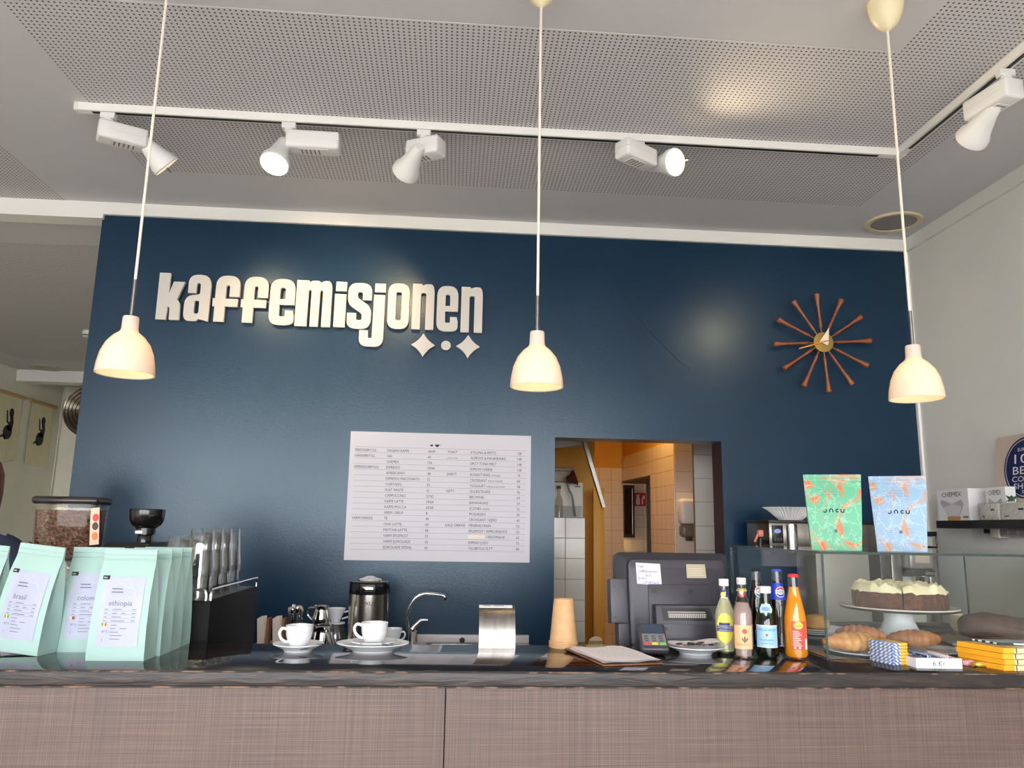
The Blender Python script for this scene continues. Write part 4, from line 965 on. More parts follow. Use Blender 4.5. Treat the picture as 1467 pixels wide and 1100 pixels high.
for r in range(4):
    for i in range(9): rbox(b, (-.082+.0185*i, -.0015, z1-.105-.013*r), (-.068+.0185*i, .001, z1-.096-.013*r), .001, 1)
obj('vent_louvres', b, M_DGREY2, hs)

# ================================================================== bottles
def liquid(name, rgb, cloud, tint=None):
    if name in MATS: return MATS[name]
    m = bpy.data.materials.new(name); m.use_nodes = True; MATS[name] = m
    nd, lk = m.node_tree.nodes, m.node_tree.links; nd.remove(nd['Principled BSDF'])
    c = (*lin(rgb), 1); d = N(m, 'ShaderNodeBsdfDiffuse'); d.inputs[0].default_value = c
    tr = N(m, 'ShaderNodeBsdfTranslucent'); tr.inputs[0].default_value = c
    tp_ = N(m, 'ShaderNodeBsdfTransparent'); tp_.inputs[0].default_value = (*lin(tint or rgb), 1)
    a = N(m, 'ShaderNodeMixShader'); a.inputs[0].default_value = .45; lk.new(d.outputs[0], a.inputs[1]); lk.new(tr.outputs[0], a.inputs[2])
    e = N(m, 'ShaderNodeMixShader'); e.inputs[0].default_value = cloud; lk.new(tp_.outputs[0], e.inputs[1]); lk.new(a.outputs[0], e.inputs[2])
    lk.new(e.outputs[0], nd['Material Output'].inputs[0]); return m
def bottle(label, px, py, prof, glass, liq, fill, cap, capz, caph, capr, back=0.0):
    """prof: (r, z) outer profile; cap: material"""
    p = C(px, py); p.y += prof[1][0]+back; k = p.y/(p.y-prof[1][0]-back); p.x *= k if back == 0 else 1
    t = thing('drink_bottle', label, 'bottle', (p.x, p.y, CT))
    b = new(); lathe(b, [(0, 0.004), (prof[1][0]*.8, .0)]+prof[1:]+[(prof[-1][0]*.7, prof[-1][1])], 32, cap0=False, cap1=False); bd = obj('glass_body', b, glass, t)
    lp = [(max(r-.0022, .001), z) for r, z in prof if z <= fill]; rf = interp([(z, r) for r, z in prof], fill)-.0022
    b = new(); lathe(b, [(0, .006), (lp[0][0]*.9 if lp[0][0] > .002 else prof[1][0]*.8, .006)]+[q for q in lp if q[1] > .006]+[(rf, fill), (0, fill)], 28, cap0=False, cap1=False); obj('drink', b, liq, t)
    b = new()
    if caph < .010:
        n = 42; R = []
        for (r, z) in ((capr*.9, caph), (capr, caph*.55), (capr*1.08, 0)):
            R.append([b.verts.new(((r+(.0007 if (z == 0 and i % 2) else 0))*math.cos(2*PI*i/n), (r+(.0007 if (z == 0 and i % 2) else 0))*math.sin(2*PI*i/n), capz+z)) for i in range(n)])
        b.faces.new(R[0])
        for a, c in zip(R, R[1:]):
            for i in range(n): j = (i+1) % n; b.faces.new((a[j], a[i], c[i], c[j]))
    else:
        lathe(b, [(capr*.96, capz), (capr, capz+.001), (capr, capz+caph*.35), (capr*.97, capz+caph*.4), (capr, capz+caph*.45), (capr, capz+caph*.92), (capr*.93, capz+caph), (0, capz+caph)], 28, cap0=True, cap1=False)
    obj('cap', b, cap, t)
    tab = [(z, r) for r, z in prof]; a0 = math.atan2(-p.y, -p.x)
    def fn(x, z, eps=.0006):
        r = interp(tab, z)+eps; a = a0+x/max(r, .006); return Vector((r*math.cos(a), r*math.sin(a), z))
    return t, bd, fn
def L(eps, fn): return lambda x, y: fn(x, y, eps)
G_CLEAR = thin_glass('bottle_glass', (.96, .97, .96), 1.2, .02)
G_GREEN = thin_glass('green_bottle_glass', (.10, .42, .14), 1.2, .02)
W_CAP = mat('white_cap', (226, 222, 216), .35)
def wlabel(bd, fn, x0, z0, x1, z1, m, name='label'):
    b = new(); rect(b, x0, z0, x1, z1, fn, 14, 3); return obj(name, b, m, bd)
# cloudy lemonade
P = [(0, 0), (.029, .003), (.0295, .10), (.028, .118), (.019, .142), (.0135, .155), (.0125, .19), (.0125, .200)]
t, bd, fn = bottle('lemonade bottle with oval yellow label and white screw cap', 1040, 937, P, G_CLEAR, liquid('lemonade', (232, 230, 190), .8), .168, W_CAP, .190, .020, .0145)
yl = mat('label_yellow', (226, 216, 92), .5); nv = mat('label_navy', (34, 58, 128), .45)
b = new(); fan(b, circ(0, .072, .027, 28, 1.55), fn); lb = obj('label', b, yl, bd, smooth=0)
b = new(); rect(b, -.026, .062, .026, .078, L(.0009, fn), 10, 1); rect(b, -.018, .079, .014, .087, L(.0009, fn), 8, 1); bn = obj('label_band', b, nv, lb)
b = new(); text(b, 'VICTORIAN', 0, .0705, .0085, L(.0012, fn), 'c', width=.046); text(b, 'LEMONADE', 0, .0632, .0075, L(.0012, fn), 'c', width=.042); obj('lettering', b, M_PAPER, bn, smooth=0)
b = new(); fan(b, circ(0, .166, .0135, 20, 1.0), fn); nl = obj('neck_label', b, nv, bd, smooth=0)
b = new(); fan(b, circ(-.003, .165, .008, 16), L(.0009, fn)); patch(b, [(.0, .17), (.006, .175), (.004, .168)], L(.0009, fn)); obj('lemon_print', b, yl, nl, smooth=0)
b = new(); rect(b, -.010, .1545, .010, .158, L(.001, fn), 5, 1); obj('neck_stripe', b, M_PAPER, nl, smooth=0)
# pink lemonade with peach label
P = [(0, 0), (.027, .003), (.0275, .118), (.026, .13), (.018, .158), (.0125, .175), (.012, .195)]
P = [(r, z*.96) for r, z in P]
t, bd, fn = bottle('clear pink drink bottle with a peach paper label and gold crown cap', 1066, 944, P, G_CLEAR, liquid('pink_drink', (236, 214, 208), .45, (240, 222, 222)), .150, mat('gold_cap', (206, 190, 120), .35, .5), .182, .007, .0135)
lb = wlabel(bd, fn, -.0285, .026, .0285, .090, mat('label_peach', (240, 182, 136), .55))
b = new(); fan(b, circ(.004, .074, .0068, 18), L(.0009, fn)); obj('red_seal', b, mat('print_red', (214, 70, 60), .5), lb, smooth=0)
b = new(); text(b, 'Rabarbra', -.020, .036, .0075, L(.0009, fn), width=.034); obj('red_lettering', b, mat('print_red', (214, 70, 60), .5), lb, smooth=0)
b = new()
for dx_, h_, w_ in ((0, .022, .003), (-.005, .016, .0028), (.006, .017, .0028)): patch(b, [(.004, .042), (.004+dx_-w_, .042+h_*.6), (.004+dx_*1.5, .042+h_), (.004+dx_+w_, .042+h_*.55)], L(.0009, fn))
obj('leaf_print', b, mat('print_brown', (120, 84, 66), .6), lb, smooth=0)
# dark cola-like bottle with white cap behind
P = [(0, 0), (.029, .003), (.0295, .10), (.028, .118), (.019, .142), (.0135, .155), (.0125, .19), (.0125, .200)]
t, bd, fn = bottle('dark drink bottle with white screw cap and red neck label behind the pink one', 1076, 934, P, G_CLEAR, liquid('cola', (26, 12, 10), .9), .168, W_CAP, .190, .020, .0145, back=.03)
b = new(); fan(b, circ(.0, .166, .0125, 20, 1.15), fn); nl = obj('neck_label', b, mat('label_red', (196, 52, 48), .45), bd, smooth=0)
b = new(); fan(b, circ(-.001, .167, .006, 14), L(.0009, fn)); obj('neck_print', b, mat('label_cream', (236, 214, 196), .5), nl, smooth=0)
b = new(); fan(b, circ(0, .07, .027, 28, 1.5), fn); lb = obj('label', b, mat('label_cream', (236, 214, 196), .5), bd, smooth=0)
b = new(); rect(b, -.024, .062, .024, .08, L(.0009, fn), 10, 1); obj('label_band', b, MATS['label_red'], lb)
# green mineral water
P = [(0, 0), (.030, .003), (.0315, .02), (.031, .085), (.027, .11), (.018, .14), (.0145, .158), (.014, .19)]
t, bd, fn = bottle('green mineral water bottle with light blue label and star', 1100, 943, P, G_GREEN, liquid('water_green', (20, 70, 24), .25, (90, 190, 96)), .150, W_CAP, .176, .019, .0165)
lb = wlabel(bd, fn, -.034, .030, .034, .088, mat('label_skyblue', (150, 196, 228), .45))
b = new(); rect(b, -.034, .0285, .034, .0308, L(.0008, fn), 12, 1); rect(b, -.034, .087, .034, .0893, L(.0008, fn), 12, 1); obj('label_border', b, M_PAPER, lb)
b = new(); text(b, 'S.PELLEGRINO', 0, .0735, .0095, L(.0009, fn), 'c', width=.056); text(b, 'Sanpellegrino', 0, .047, .008, L(.0009, fn), 'c', width=.04); text(b, 'MINERAL WATER', 0, .038, .005, L(.0009, fn), 'c', width=.034); obj('lettering', b, mat('print_blue', (40, 74, 128), .5), lb, smooth=0)
st5 = [((.0065 if i % 2 == 0 else .0027)*math.sin(2*PI*i/10), .0625+(.0065 if i % 2 == 0 else .0027)*math.cos(2*PI*i/10)) for i in range(10)]
b = new(); fan(b, st5, L(.0009, fn)); obj('star_print', b, mat('print_red', (214, 70, 60), .5), lb, smooth=0)
b = new(); fan(b, [(-.0205, .132), (-.017, .122), (0, .114), (.017, .122), (.0205, .132), (.012, .146), (0, .150), (-.012, .146)], fn); nl = obj('neck_label', b, mat('label_iceblue', (176, 204, 230), .45), bd, smooth=0)
b = new(); fan(b, circ(0, .133, .011, 20, .55), L(.0009, fn)); obj('neck_print', b, mat('print_blue2', (110, 150, 200), .5), nl, smooth=0)
# two cola bottles
PC = [(0, 0), (.029, .003), (.030, .09), (.0285, .115), (.021, .165), (.0155, .19), (.0145, .215), (.0135, .232)]
def cola(label, px, py, capm, lab):
    t, bd, fn = bottle(label, px, py, PC, G_CLEAR, liquid('cola', (26, 12, 10), .9), .197, capm, .227, .007, .0145, back=.04)
    if lab:
        b = new(); rect(b, -.030, .142, .030, .193, fn, 14, 4); obj('neck_label', b, mat('label_royal', (34, 62, 190), .4), bd)
    R = .0165; cy = .166
    for nm, pts, mm in (('logo_disc', circ(.010, cy, R, 26), M_PAPER),):
        b = new(); fan(b, pts, L(.0009, fn)); lg = obj(nm, b, mm, bd, smooth=0)
    r = R*.86
    for nm, sgn_, mm in (('logo_red', 1, mat('logo_red', (204, 50, 54), .4)), ('logo_blue', -1, mat('logo_blue', (40, 70, 170), .4))):
        pts = [(.010+r*math.cos(math.radians(a)), cy+sgn_*r*math.sin(math.radians(a))) for a in range(18, 163, 12)]
        b = new(); fan(b, pts, L(.0013, fn)); obj(nm, b, mm, lg, smooth=0)
    b = new(); text(b, 'PEPSI', .010, cy-.003, .008, L(.0013, fn), 'c', width=.021); obj('logo_lettering', b, mat('print_blue', (40, 74, 128), .5), lg, smooth=0)
cola('dark cola bottle with black crown cap behind the green water bottle', 1100, 931, mat('black_cap', (26, 26, 28), .3), False)
cola('dark cola bottle with blue neck label and blue crown cap', 1131, 931, mat('blue_cap', (58, 84, 196), .35), True)
# orange soda
P = [(0, 0), (.031, .003), (.032, .012), (.0315, .105), (.029, .125), (.0205, .165), (.0155, .19), (.0145, .214), (.0135, .228)]
t, bd, fn = bottle('orange soda bottle with red label and red crown cap', 1142, 946, P, G_CLEAR, liquid('orange_soda', (255, 176, 24), .92), .196, mat('red_cap', (214, 44, 46), .35), .224, .008, .0145)
lb = wlabel(bd, fn, -.012, .028, .032, .104, mat('label_solored', (222, 70, 58), .45))
b = new(); fan(b, circ(.008, .093, .0135, 22, .72), L(.0009, fn)); sn_ = obj('label_sun', b, mat('sun_yellow', (250, 196, 70), .45), lb, smooth=0)
b = new(); text(b, 'Solo', .008, .0895, .0125, L(.0013, fn), 'c', width=.021); obj('lettering', b, mat('print_darkred', (150, 24, 40), .5), sn_, smooth=0)
b = new()
for i in range(9): rect(b, -.009, .038+.0048*i, .016-.004*(i % 3), .0398+.0048*i, L(.0009, fn), 4, 1)
for i in range(2): fan(b, circ(-.004+.013*i, .033, .003, 12), L(.0009, fn))
obj('small_print', b, mat('print_pink', (246, 190, 178), .5), lb, smooth=0)
b = new(); rect(b, .0255, .029, .0335, .058, L(.001, fn), 3, 1); bc = obj('barcode_field', b, M_PAPER, lb)

# ================================================================== glass display case
GX0, GY0, GY1, GX1, GT = 1.066, 2.19, 2.93, 2.62, 1.468
gc = thing('display_case', 'frameless glass display case for cakes standing on the counter', 'display case', (0, 0, 0))
def pane(lo, hi, name='pane'):
    bm = new(); box(bm, lo, hi); return obj(name, bm, M_GLASS, gc, smooth=0)
def edge(lo, hi):
    bm = new(); box(bm, lo, hi); return obj('glass_edge', bm, M_GEDGE, gc, smooth=0)
pane((GX0-.004, GY0-.004, GT-.008), (GX1, GY1, GT), 'top_pane')
pane((GX0, GY0, CT+.001), (GX1, GY0+.006, GT-.008), 'front_pane')
pane((GX0, GY0+.006, CT+.001), (GX0+.006, GY1, GT-.008), 'side_pane')
pane((GX1-.62, GY1-.006, CT+.001), (GX1, GY1, GT-.008), 'back_pane')
edge((GX0-.0055, GY0-.0055, GT-.0075), (GX1, GY0-.004, GT-.0005)); edge((GX0-.0055, GY0-.004, GT-.0075), (GX0-.004, GY1, GT-.0005))
edge((GX0-.001, GY0-.001, CT+.001), (GX0+.0055, GY0+.0005, GT-.008)); edge((GX0+.0065, GY1-.004, CT+.001), (GX0+.011, GY1, GT-.008))
edge((GX1-.622, GY1-.006, CT+.001), (GX1-.618, GY1, GT-.008))
b = new(); rbox(b, (GX0+.012, GY1-.03, CT), (GX1, GY1-.008, CT+.022), .002); obj('back_rail', b, mat('rail_dark', (62, 58, 56), .3, .5), gc)
b = new(); box(b, (GX0+.012, GY0+.02, CT+.0003), (GX1, GY1-.03, CT+.0022)); bs = obj('base_mirror', b, mat('base_steel', (96, 94, 92), .12, .8), gc, smooth=0)
# --- cake stand and cake
cs = C(1284, 914)
csx, csy = cs.x-.01, 2.60
t = thing('cake_stand', 'white pedestal cake stand with a dark rimmed round plate', 'cake stand', (csx, csy, CT+.0025))
PZ = .098
b = new(); lathe(b, [(0, 0), (.098, 0), (.098, .004), (.085, .012), (.06, .035), (.048, .06), (.046, PZ-.004), (0, PZ-.004)], 40, cap0=False, cap1=False); obj('pedestal', b, mat('stand_white', (226, 227, 229), .3), t)
b = new(); lathe(b, [(0, PZ-.004), (.18, PZ), (.187, PZ+.006), (.187, PZ+.008)], 56, cap0=False, cap1=False); obj('plate_underside', b, mat('plate_black', (46, 44, 44), .3), t)
b = new(); lathe(b, [(.187, PZ+.008), (.185, PZ+.012), (.180, PZ+.010), (.172, PZ+.006), (0, PZ+.005)], 56, cap0=False, cap1=False); obj('plate_top', b, mat('plate_top', (206, 196, 184), .25), t)
M_CAKE = noisy('carrot_cake', (66, 36, 23), (104, 60, 38), 60, .85, bump=.6, detail=6)
M_FROST = noisy('cream_frosting', (240, 226, 180), (248, 238, 204), 20, .5)
cz = CT+.0025+PZ+.0055
def cake_half(label, a0, a1, group):
    t = thing('cake_half', label, 'cake', (csx, csy-.01, cz), 0, group); R, H = .147, .058
    n = 36
    ang = [a0+(a1-a0)*i/n for i in range(n+1)]
    b = new()
    def ringpts(r, z, wob): return [b.verts.new((r*(1+wob*noise.noise((3*math.cos(a)*5, 3*math.sin(a)*5, z*60)))*math.cos(a), r*(1+wob*noise.noise((3*math.cos(a)*5, 3*math.sin(a)*5, z*60)))*math.sin(a), z)) for a in ang]
    rings = [ringpts(R*q, z, .018) for q, z in ((.97, 0), (1, .006), (1.0, .02), (1.0, .035), (1.0, .05), (.98, H))]
    bot = b.verts.new((0, 0, 0)); topv = b.verts.new((0, 0, H))
    for p, q in zip(rings, rings[1:]):
        for i in range(n): b.faces.new((p[i], p[i+1], q[i+1], q[i]))
    for i in range(n): b.faces.new((rings[-1][i], rings[-1][i+1], topv)); b.faces.new((rings[0][i+1], rings[0][i], bot))
    b.faces.new([bot]+[r[0] for r in rings]+[topv]); b.faces.new([topv]+[r[-1] for r in reversed(rings)]+[bot])
    obj('sponge', b, M_CAKE, t)
    b = new(); nr = 10; g = []
    for j in range(nr+1):
        q = j/nr; row = []
        for a in ang:
            x, y = q*R*1.015*math.cos(a), q*R*1.015*math.sin(a)
            h = .018+.020*noise.noise((x*42, y*42, 1.3))+.010*noise.noise((x*95, y*95, 4))
            z = H+max(.004, h) if j < nr else H-.003+.008*noise.noise((x*60, y*60, 9))
            row.append(b.verts.new((x, y, z)))
        g.append(row)
    for j in range(nr):
        for i in range(n): b.faces.new((g[j][i], g[j+1][i], g[j+1][i+1], g[j][i+1]))
    for side in (0, n):
        low = [b.verts.new((g[j][side].co.x, g[j][side].co.y, H-.001)) for j in range(nr+1)]
        for j in range(nr): b.faces.new((g[j][side], g[j+1][side], low[j+1], low[j]))
    bmesh.ops.remove_doubles(b, verts=b.verts, dist=.00005)
    obj('frosting', b, M_FROST, t, smooth=60)
g0 = math.radians(-116)
cake_half('half of a brown cake with cream frosting, the cut side towards the loaf', g0+.014, g0+PI-.014, None)
cake_half('half of a brown cake with cream frosting, the part nearer the bottles', g0+PI+.014, g0+2*PI-.014, None)
# --- croissants
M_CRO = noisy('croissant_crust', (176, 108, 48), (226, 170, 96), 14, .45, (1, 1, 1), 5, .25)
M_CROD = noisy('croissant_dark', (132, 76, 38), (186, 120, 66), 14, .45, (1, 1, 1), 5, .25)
def croissant(label, loc, rz, Lc, R, bend, m, z=.008, name='croissant'):
    t = thing(name, label, 'croissant', (loc[0], loc[1], CT+z), rz)
    n = 64; pts = []; rr = []
    for i in range(n+1):
        s = i/n; x = (s-.5)*Lc; y = bend*((2*s-1)**2); pts.append((x, y, 0))
        k = (s*7) % 1.0; env = (math.sin(PI*min(max(s*.94+.03, 0), 1)))**.55
        rr.append(R*max(.12, env)*(.90+.16*(1-abs(2*k-1)**1.5)))
    b = new(); tube(b, pts, rr, 18)
    for v in b.verts: v.co.z = v.co.z*.82+R*.78
    for v in b.verts: v.co.z = max(v.co.z, 0.0)
    obj('pastry', b, m, t, smooth=60); return t
cpx, cpy = 1.235, 2.315
t = dish('croissant_plate', 'flat white plate under the croissants inside the case', 'plate', (cpx+.01, cpy, CT+.0025), .115, .006)
croissant('golden croissant lying along the front glass of the case', (1.18, 2.262), math.radians(6), .175, .033, .012, M_CRO, z=.0135)
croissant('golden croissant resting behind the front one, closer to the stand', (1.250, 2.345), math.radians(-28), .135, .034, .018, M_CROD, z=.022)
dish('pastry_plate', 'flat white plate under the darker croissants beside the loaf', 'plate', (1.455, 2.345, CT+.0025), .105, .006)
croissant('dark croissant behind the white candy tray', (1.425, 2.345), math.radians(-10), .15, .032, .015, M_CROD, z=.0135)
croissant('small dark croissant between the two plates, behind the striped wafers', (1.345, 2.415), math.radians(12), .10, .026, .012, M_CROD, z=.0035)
# --- loaf on a tray
lp_ = (1.865, 2.50)
t = thing('loaf_tray', 'grey flat tray under the dark loaf cake in the case', 'tray', (lp_[0], lp_[1], CT+.0025), math.radians(-14))
b = new(); rbox(b, (-.23, -.1, 0), (.3, .12, .006), .002); obj('tray_body', b, mat('tray_pale', (176, 172, 164), .35), t)
t = thing('loaf_cake', 'dark brown loaf cake with a cracked domed top', 'cake', (lp_[0], lp_[1], CT+.0085), math.radians(-16))
b = new(); n = 30; m_ = 20; rings = []
for i in range(n+1):
    s = i/n; x = -.17+.34*s; e = min(1, (math.sin(PI*min(.5, s*1.7+.10))))
    ring = []
    for k in range(m_):
        a = 2*PI*k/m_; y = math.cos(a); z = math.sin(a)
        yy = .058*e*(abs(y)**.7)*(1 if y > 0 else -1)*(1 if z > 0 else .86); zz = (.052*z if z > 0 else .040*max(z, -.8)/.8)*(.30+.70*e)
        if z > .75: zz += .008*noise.noise((x*30, y*3, 2))-(.006 if abs(y) < .12 else 0)
        zz -= .045*max(0, s-.28)
        ring.append(b.verts.new((x, yy+.004*noise.noise((x*20, a, 1)), max(zz+.040, 0))))
    rings.append(ring)
for a, c in zip(rings, rings[1:]):
    for k in range(m_): j = (k+1) % m_; b.faces.new((a[k], a[j], c[j], c[k]))
b.faces.new(rings[0]); b.faces.new(list(reversed(rings[-1]))); bmesh.ops.recalc_face_normals(b, faces=b.faces)
obj('crust', b, noisy('loaf_crust', (52, 31, 23), (82, 51, 36), 22, .6, bump=.4), t, smooth=60)
# --- bowls at the back, plate with a bun
for i in range(2):
    bwl = thing('cream_bowl', ('lower of two stacked cream bowls behind the loaf', 'upper of two stacked cream bowls behind the loaf')[i], 'bowl', (1.90, 2.83, CT+.0025+.024*i))
    b = new(); lathe(b, [(0, 0), (.026, 0), (.034, .012), (.042, .034), (.039, .034), (.031, .014), (0, .006)], 30, cap0=False, cap1=False); obj('bowl_body', b, mat('bowl_cream', (206, 190, 156), .35), bwl)
for i in range(3):
    dish('side_plate', ('lowest', 'middle', 'topmost')[i]+' white plate of the small pile under the bun', 'plate', (1.262, 2.635, CT+.0025+.006*i), .092, .018, group='plates under the bun')
bu = thing('bread_bun', 'light brown round bun on the pile of white plates', 'bun', (1.248, 2.625, CT+.0225))
b = new(); lathe(b, [(0, 0), (.03, .001), (.042, .016), (.040, .036), (.026, .052), (0, .057)], 26, cap0=False, cap1=False)
for v in b.verts: v.co += v.co.normalized()*.003*noise.noise(v.co*60)
obj('bun_crust', b, noisy('bun_crust', (176, 128, 80), (206, 164, 112), 20, .6, bump=.2), bu)

# ================================================================== sweets in front of the case
def wrapper_mat(name, a, c, sc, ax):
    if name in MATS: return MATS[name]
    m = mat(name, a, .4); nd, lk, p = nodes(m); tc = N(m, 'ShaderNodeTexCoord'); w = N(m, 'ShaderNodeTexWave'); w.bands_direction = ax; w.inputs['Scale'].default_value = sc; w.inputs['Distortion'].default_value = 2.0
    cr = N(m, 'ShaderNodeValToRGB'); cr.color_ramp.interpolation = 'CONSTANT'; cr.color_ramp.elements[1].position = .5
    cr.color_ramp.elements[0].color = (*lin(a), 1); cr.color_ramp.elements[1].color = (*lin(c), 1)
    lk.new(tc.outputs['Object'], w.inputs['Vector']); lk.new(w.outputs[0], cr.inputs[0]); lk.new(cr.outputs[0], p.inputs['Base Color']); return m
M_WRB = wrapper_mat('wrap_blue_white', (214, 218, 224), (96, 122, 172), 42, 'DIAGONAL')
M_WRY = mat('wrap_yellow', (226, 178, 58), .4)
w0 = C(1270, 950)
for i in range(7):
    t = thing('wrapped_wafer', ('first', 'second', 'third', 'fourth', 'fifth', 'sixth', 'seventh')[i]+' yellow wafer from the counter up in the blue and white stack', 'wafer', (w0.x+.0015*(i % 2), 2.105, CT+.0082*i), math.radians(14+(i % 3)), 'stacked wafers')
    b = new(); rbox(b, (.026, 0, 0), (.054, .085, .0078), .002, 2); obj('wafer_body', b, M_WRY, t)
    b = new(); rbox(b, (0, -.001, 0), (.027, .086, .0080), .002, 2); obj('wrapper_end', b, M_WRB, t)
# white candy tray
q0, q1 = C(1313, 957), C(1379, 958)
t = thing('candy_tray', 'white cardboard tray of small chocolates with a handwritten price', 'tray', (q0.x, q0.y, CT), math.atan2(q1.y-q0.y, q1.x-q0.x))
tw = (q1-q0).length
b = new(); box(b, (0, 0, 0), (tw, .11, .002)); box(b, (0, 0, .002), (tw, .003, .026)); box(b, (0, .107, .002), (tw, .11, .022)); box(b, (0, .003, .002), (.003, .107, .024)); box(b, (tw-.003, .003, .002), (tw, .107, .024))
tr_ = obj('tray_body', b, mat('tray_white', (236, 236, 240), .5), t, smooth=0)
b = new(); text(b, '6 Kr', tw*.5, .0065, .019, lambda x, y: Vector((x, -.0008, y)), 'c'); obj('price_writing', b, M_INK, tr_, smooth=0)
ca, sa = math.cos(t.rotation_euler.z), math.sin(t.rotation_euler.z)
wr = [wrapper_mat('wrap_navy', (30, 34, 52), (214, 214, 222), 34, 'X'), wrapper_mat('wrap_red', (232, 226, 230), (196, 60, 74), 60, 'X'), wrapper_mat('wrap_blue2', (40, 58, 104), (150, 176, 214), 44, 'X')]
names = ('navy striped', 'red and white', 'blue striped')
for i in range(9):
    k = (0, 1, 2, 0, 1, 2, 0, 2, 1)[i]; lx = .018+.013*i if i < 7 else .04+.05*(i-7); ly = .05 if i < 7 else .05; lz = .0025+(.019 if i >= 7 else 0)
    lx = min(lx, tw-.018)
    t2 = thing('wrapped_chocolate', '%s wrapped chocolate in the white candy tray' % names[k], 'chocolate', (q0.x+ca*lx-sa*ly, q0.y+sa*lx+ca*ly, CT+lz), math.radians(0), '%s chocolates' % names[k])
    b = new(); rbox(b, (-.0055, -.040, 0), (.0055, .045, .018 if i < 7 else .012), .004, 2); obj('chocolate_body', b, wr[k], t2)
    b = new(); prism(b, [[(-.006, 0), (.006, 0), (.008, .007), (-.008, .007)]], .001, Matrix.Translation((0, .045, .008)) @ Matrix.Rotation(0, 4, 'Z')); obj('twisted_end', b, wr[k], t2, smooth=0)
# loose candies
for nm, lab, px, py, m, rz in (('candy', 'pink striped twist candy beside the white tray', 1392, 955, wrapper_mat('wrap_pink', (236, 196, 200), (206, 84, 96), 70, 'X'), -.3), ('candy', 'gold foil candy beside the yellow bars', 1410, 957, mat('gold_foil', (220, 178, 70), .3, .6), .1)):
    p = C(px, py); t = thing(nm, lab, 'candy', (p.x, p.y+.012, CT), rz)
    b = new(); tube(b, [(-.017, 0, .008), (-.012, 0, .008), (0, 0, .008), (.012, 0, .008), (.017, 0, .008)], [.003, .0075, .008, .0075, .003], 12); obj('candy_body', b, m, t)
    b = new(); tube(b, [(-.026, 0, .008), (-.016, 0, .008)], [.007, .0025], 10); tube(b, [(.016, 0, .008), (.026, 0, .008)], [.0025, .007], 10); obj('twisted_ends', b, m, t)
# stacked yellow bars
M_BARY = mat('bar_yellow', (232, 164, 34), .4); M_BARC = mat('bar_cream', (226, 206, 160), .5)
y0 = C(1446, 961)
for i in range(4):
    t = thing('chocolate_bar', ('first', 'second', 'third', 'fourth')[i]+' yellow wrapped bar from the counter up in the stack', 'chocolate bar', (y0.x+.004*(i % 2), y0.y+.002, CT+.0145*i), math.radians(0), 'stacked yellow bars')
    b = new(); prism(b, [[(-.055, .13), (-.012, .002), (.018, .002), (-.025, .13)]], .0135, Matrix.Identity(4)); obj('bar_sleeve', b, M_BARY, t, smooth=0)
    b = new(); prism(b, [[(.018, .002), (.024, .0), (.10, .01), (.10, .13), (-.025, .13)]], .0125, Matrix.Identity(4)); obj('bar_end', b, M_BARC, t, smooth=0)
    b = new(); rbox(b, (.0215, -.001, .001), (.0245, .002, .0135), .0004, 1); obj('fold_line', b, mat('bar_brown', (110, 80, 50), .5), t)
b = new(); prism(b, [[(-.03, 0), (.1, -.02), (.1, .06), (-.05, .08)]], .004, Matrix.Identity(4)); o = obj('folded_leaflet', b, wrapper_mat('leaflet', (40, 50, 52), (214, 222, 226), 14, 'Y'), None, (y0.x+.05, y0.y+.06, CT+.0585), smooth=0); tag(o, 'dark and white striped leaflet on top of the yellow bars', 'leaflet')

# ================================================================== bags on the glass top
def marble(name, base, vein, spot, sc=10):
    m = mat(name, base, .42, 0, .3); nd, lk, p = nodes(m); tc = N(m, 'ShaderNodeTexCoord')
    nz = N(m, 'ShaderNodeTexNoise'); nz.inputs['Scale'].default_value = sc; nz.inputs['Detail'].default_value = 5; nz.inputs['Distortion'].default_value = 1.6
    vo = N(m, 'ShaderNodeTexVoronoi', feature='DISTANCE_TO_EDGE'); vo.inputs['Scale'].default_value = sc*2.2
    mx_ = N(m, 'ShaderNodeMix', data_type='VECTOR'); mx_.inputs[0].default_value = .12; lk.new(tc.outputs['Object'], mx_.inputs[4]); lk.new(nz.outputs['Color'], mx_.inputs[5]); lk.new(mx_.outputs[1], vo.inputs['Vector'])
    lk.new(tc.outputs['Object'], nz.inputs['Vector'])
    r1 = N(m, 'ShaderNodeValToRGB'); e = r1.color_ramp.elements; e[0].position = .49; e[0].color = (*lin(base), 1); e[1].position = .57; e[1].color = (*lin(vein), 1)
    lk.new(nz.outputs[0], r1.inputs[0])
    r2 = N(m, 'ShaderNodeValToRGB'); e = r2.color_ramp.elements; e[0].position = .02; e[0].color = (1, 1, 1, 1); e[1].position = .05; e[1].color = (0, 0, 0, 1); lk.new(vo.outputs['Distance'], r2.inputs[0])
    mm = N(m, 'ShaderNodeMath', operation='MULTIPLY'); mm.inputs[1].default_value = .6; lk.new(r2.outputs[0], mm.inputs[0])
    mc = N(m, 'ShaderNodeMix', data_type='RGBA'); lk.new(mm.outputs[0], mc.inputs[0]); lk.new(r1.outputs[0], mc.inputs[6]); mc.inputs[7].default_value = (*lin(spot), 1)
    lk.new(mc.outputs[2], p.inputs['Base Color'])
    n2 = N(m, 'ShaderNodeTexNoise'); n2.inputs['Scale'].default_value = 16; lk.new(tc.outputs['Object'], n2.inputs['Vector'])
    bp = N(m, 'ShaderNodeBump'); bp.inputs['Strength'].default_value = .35; bp.inputs['Distance'].default_value = .01; lk.new(n2.outputs[0], bp.inputs['Height']); lk.new(bp.outputs[0], p.inputs['Normal'])
    return m
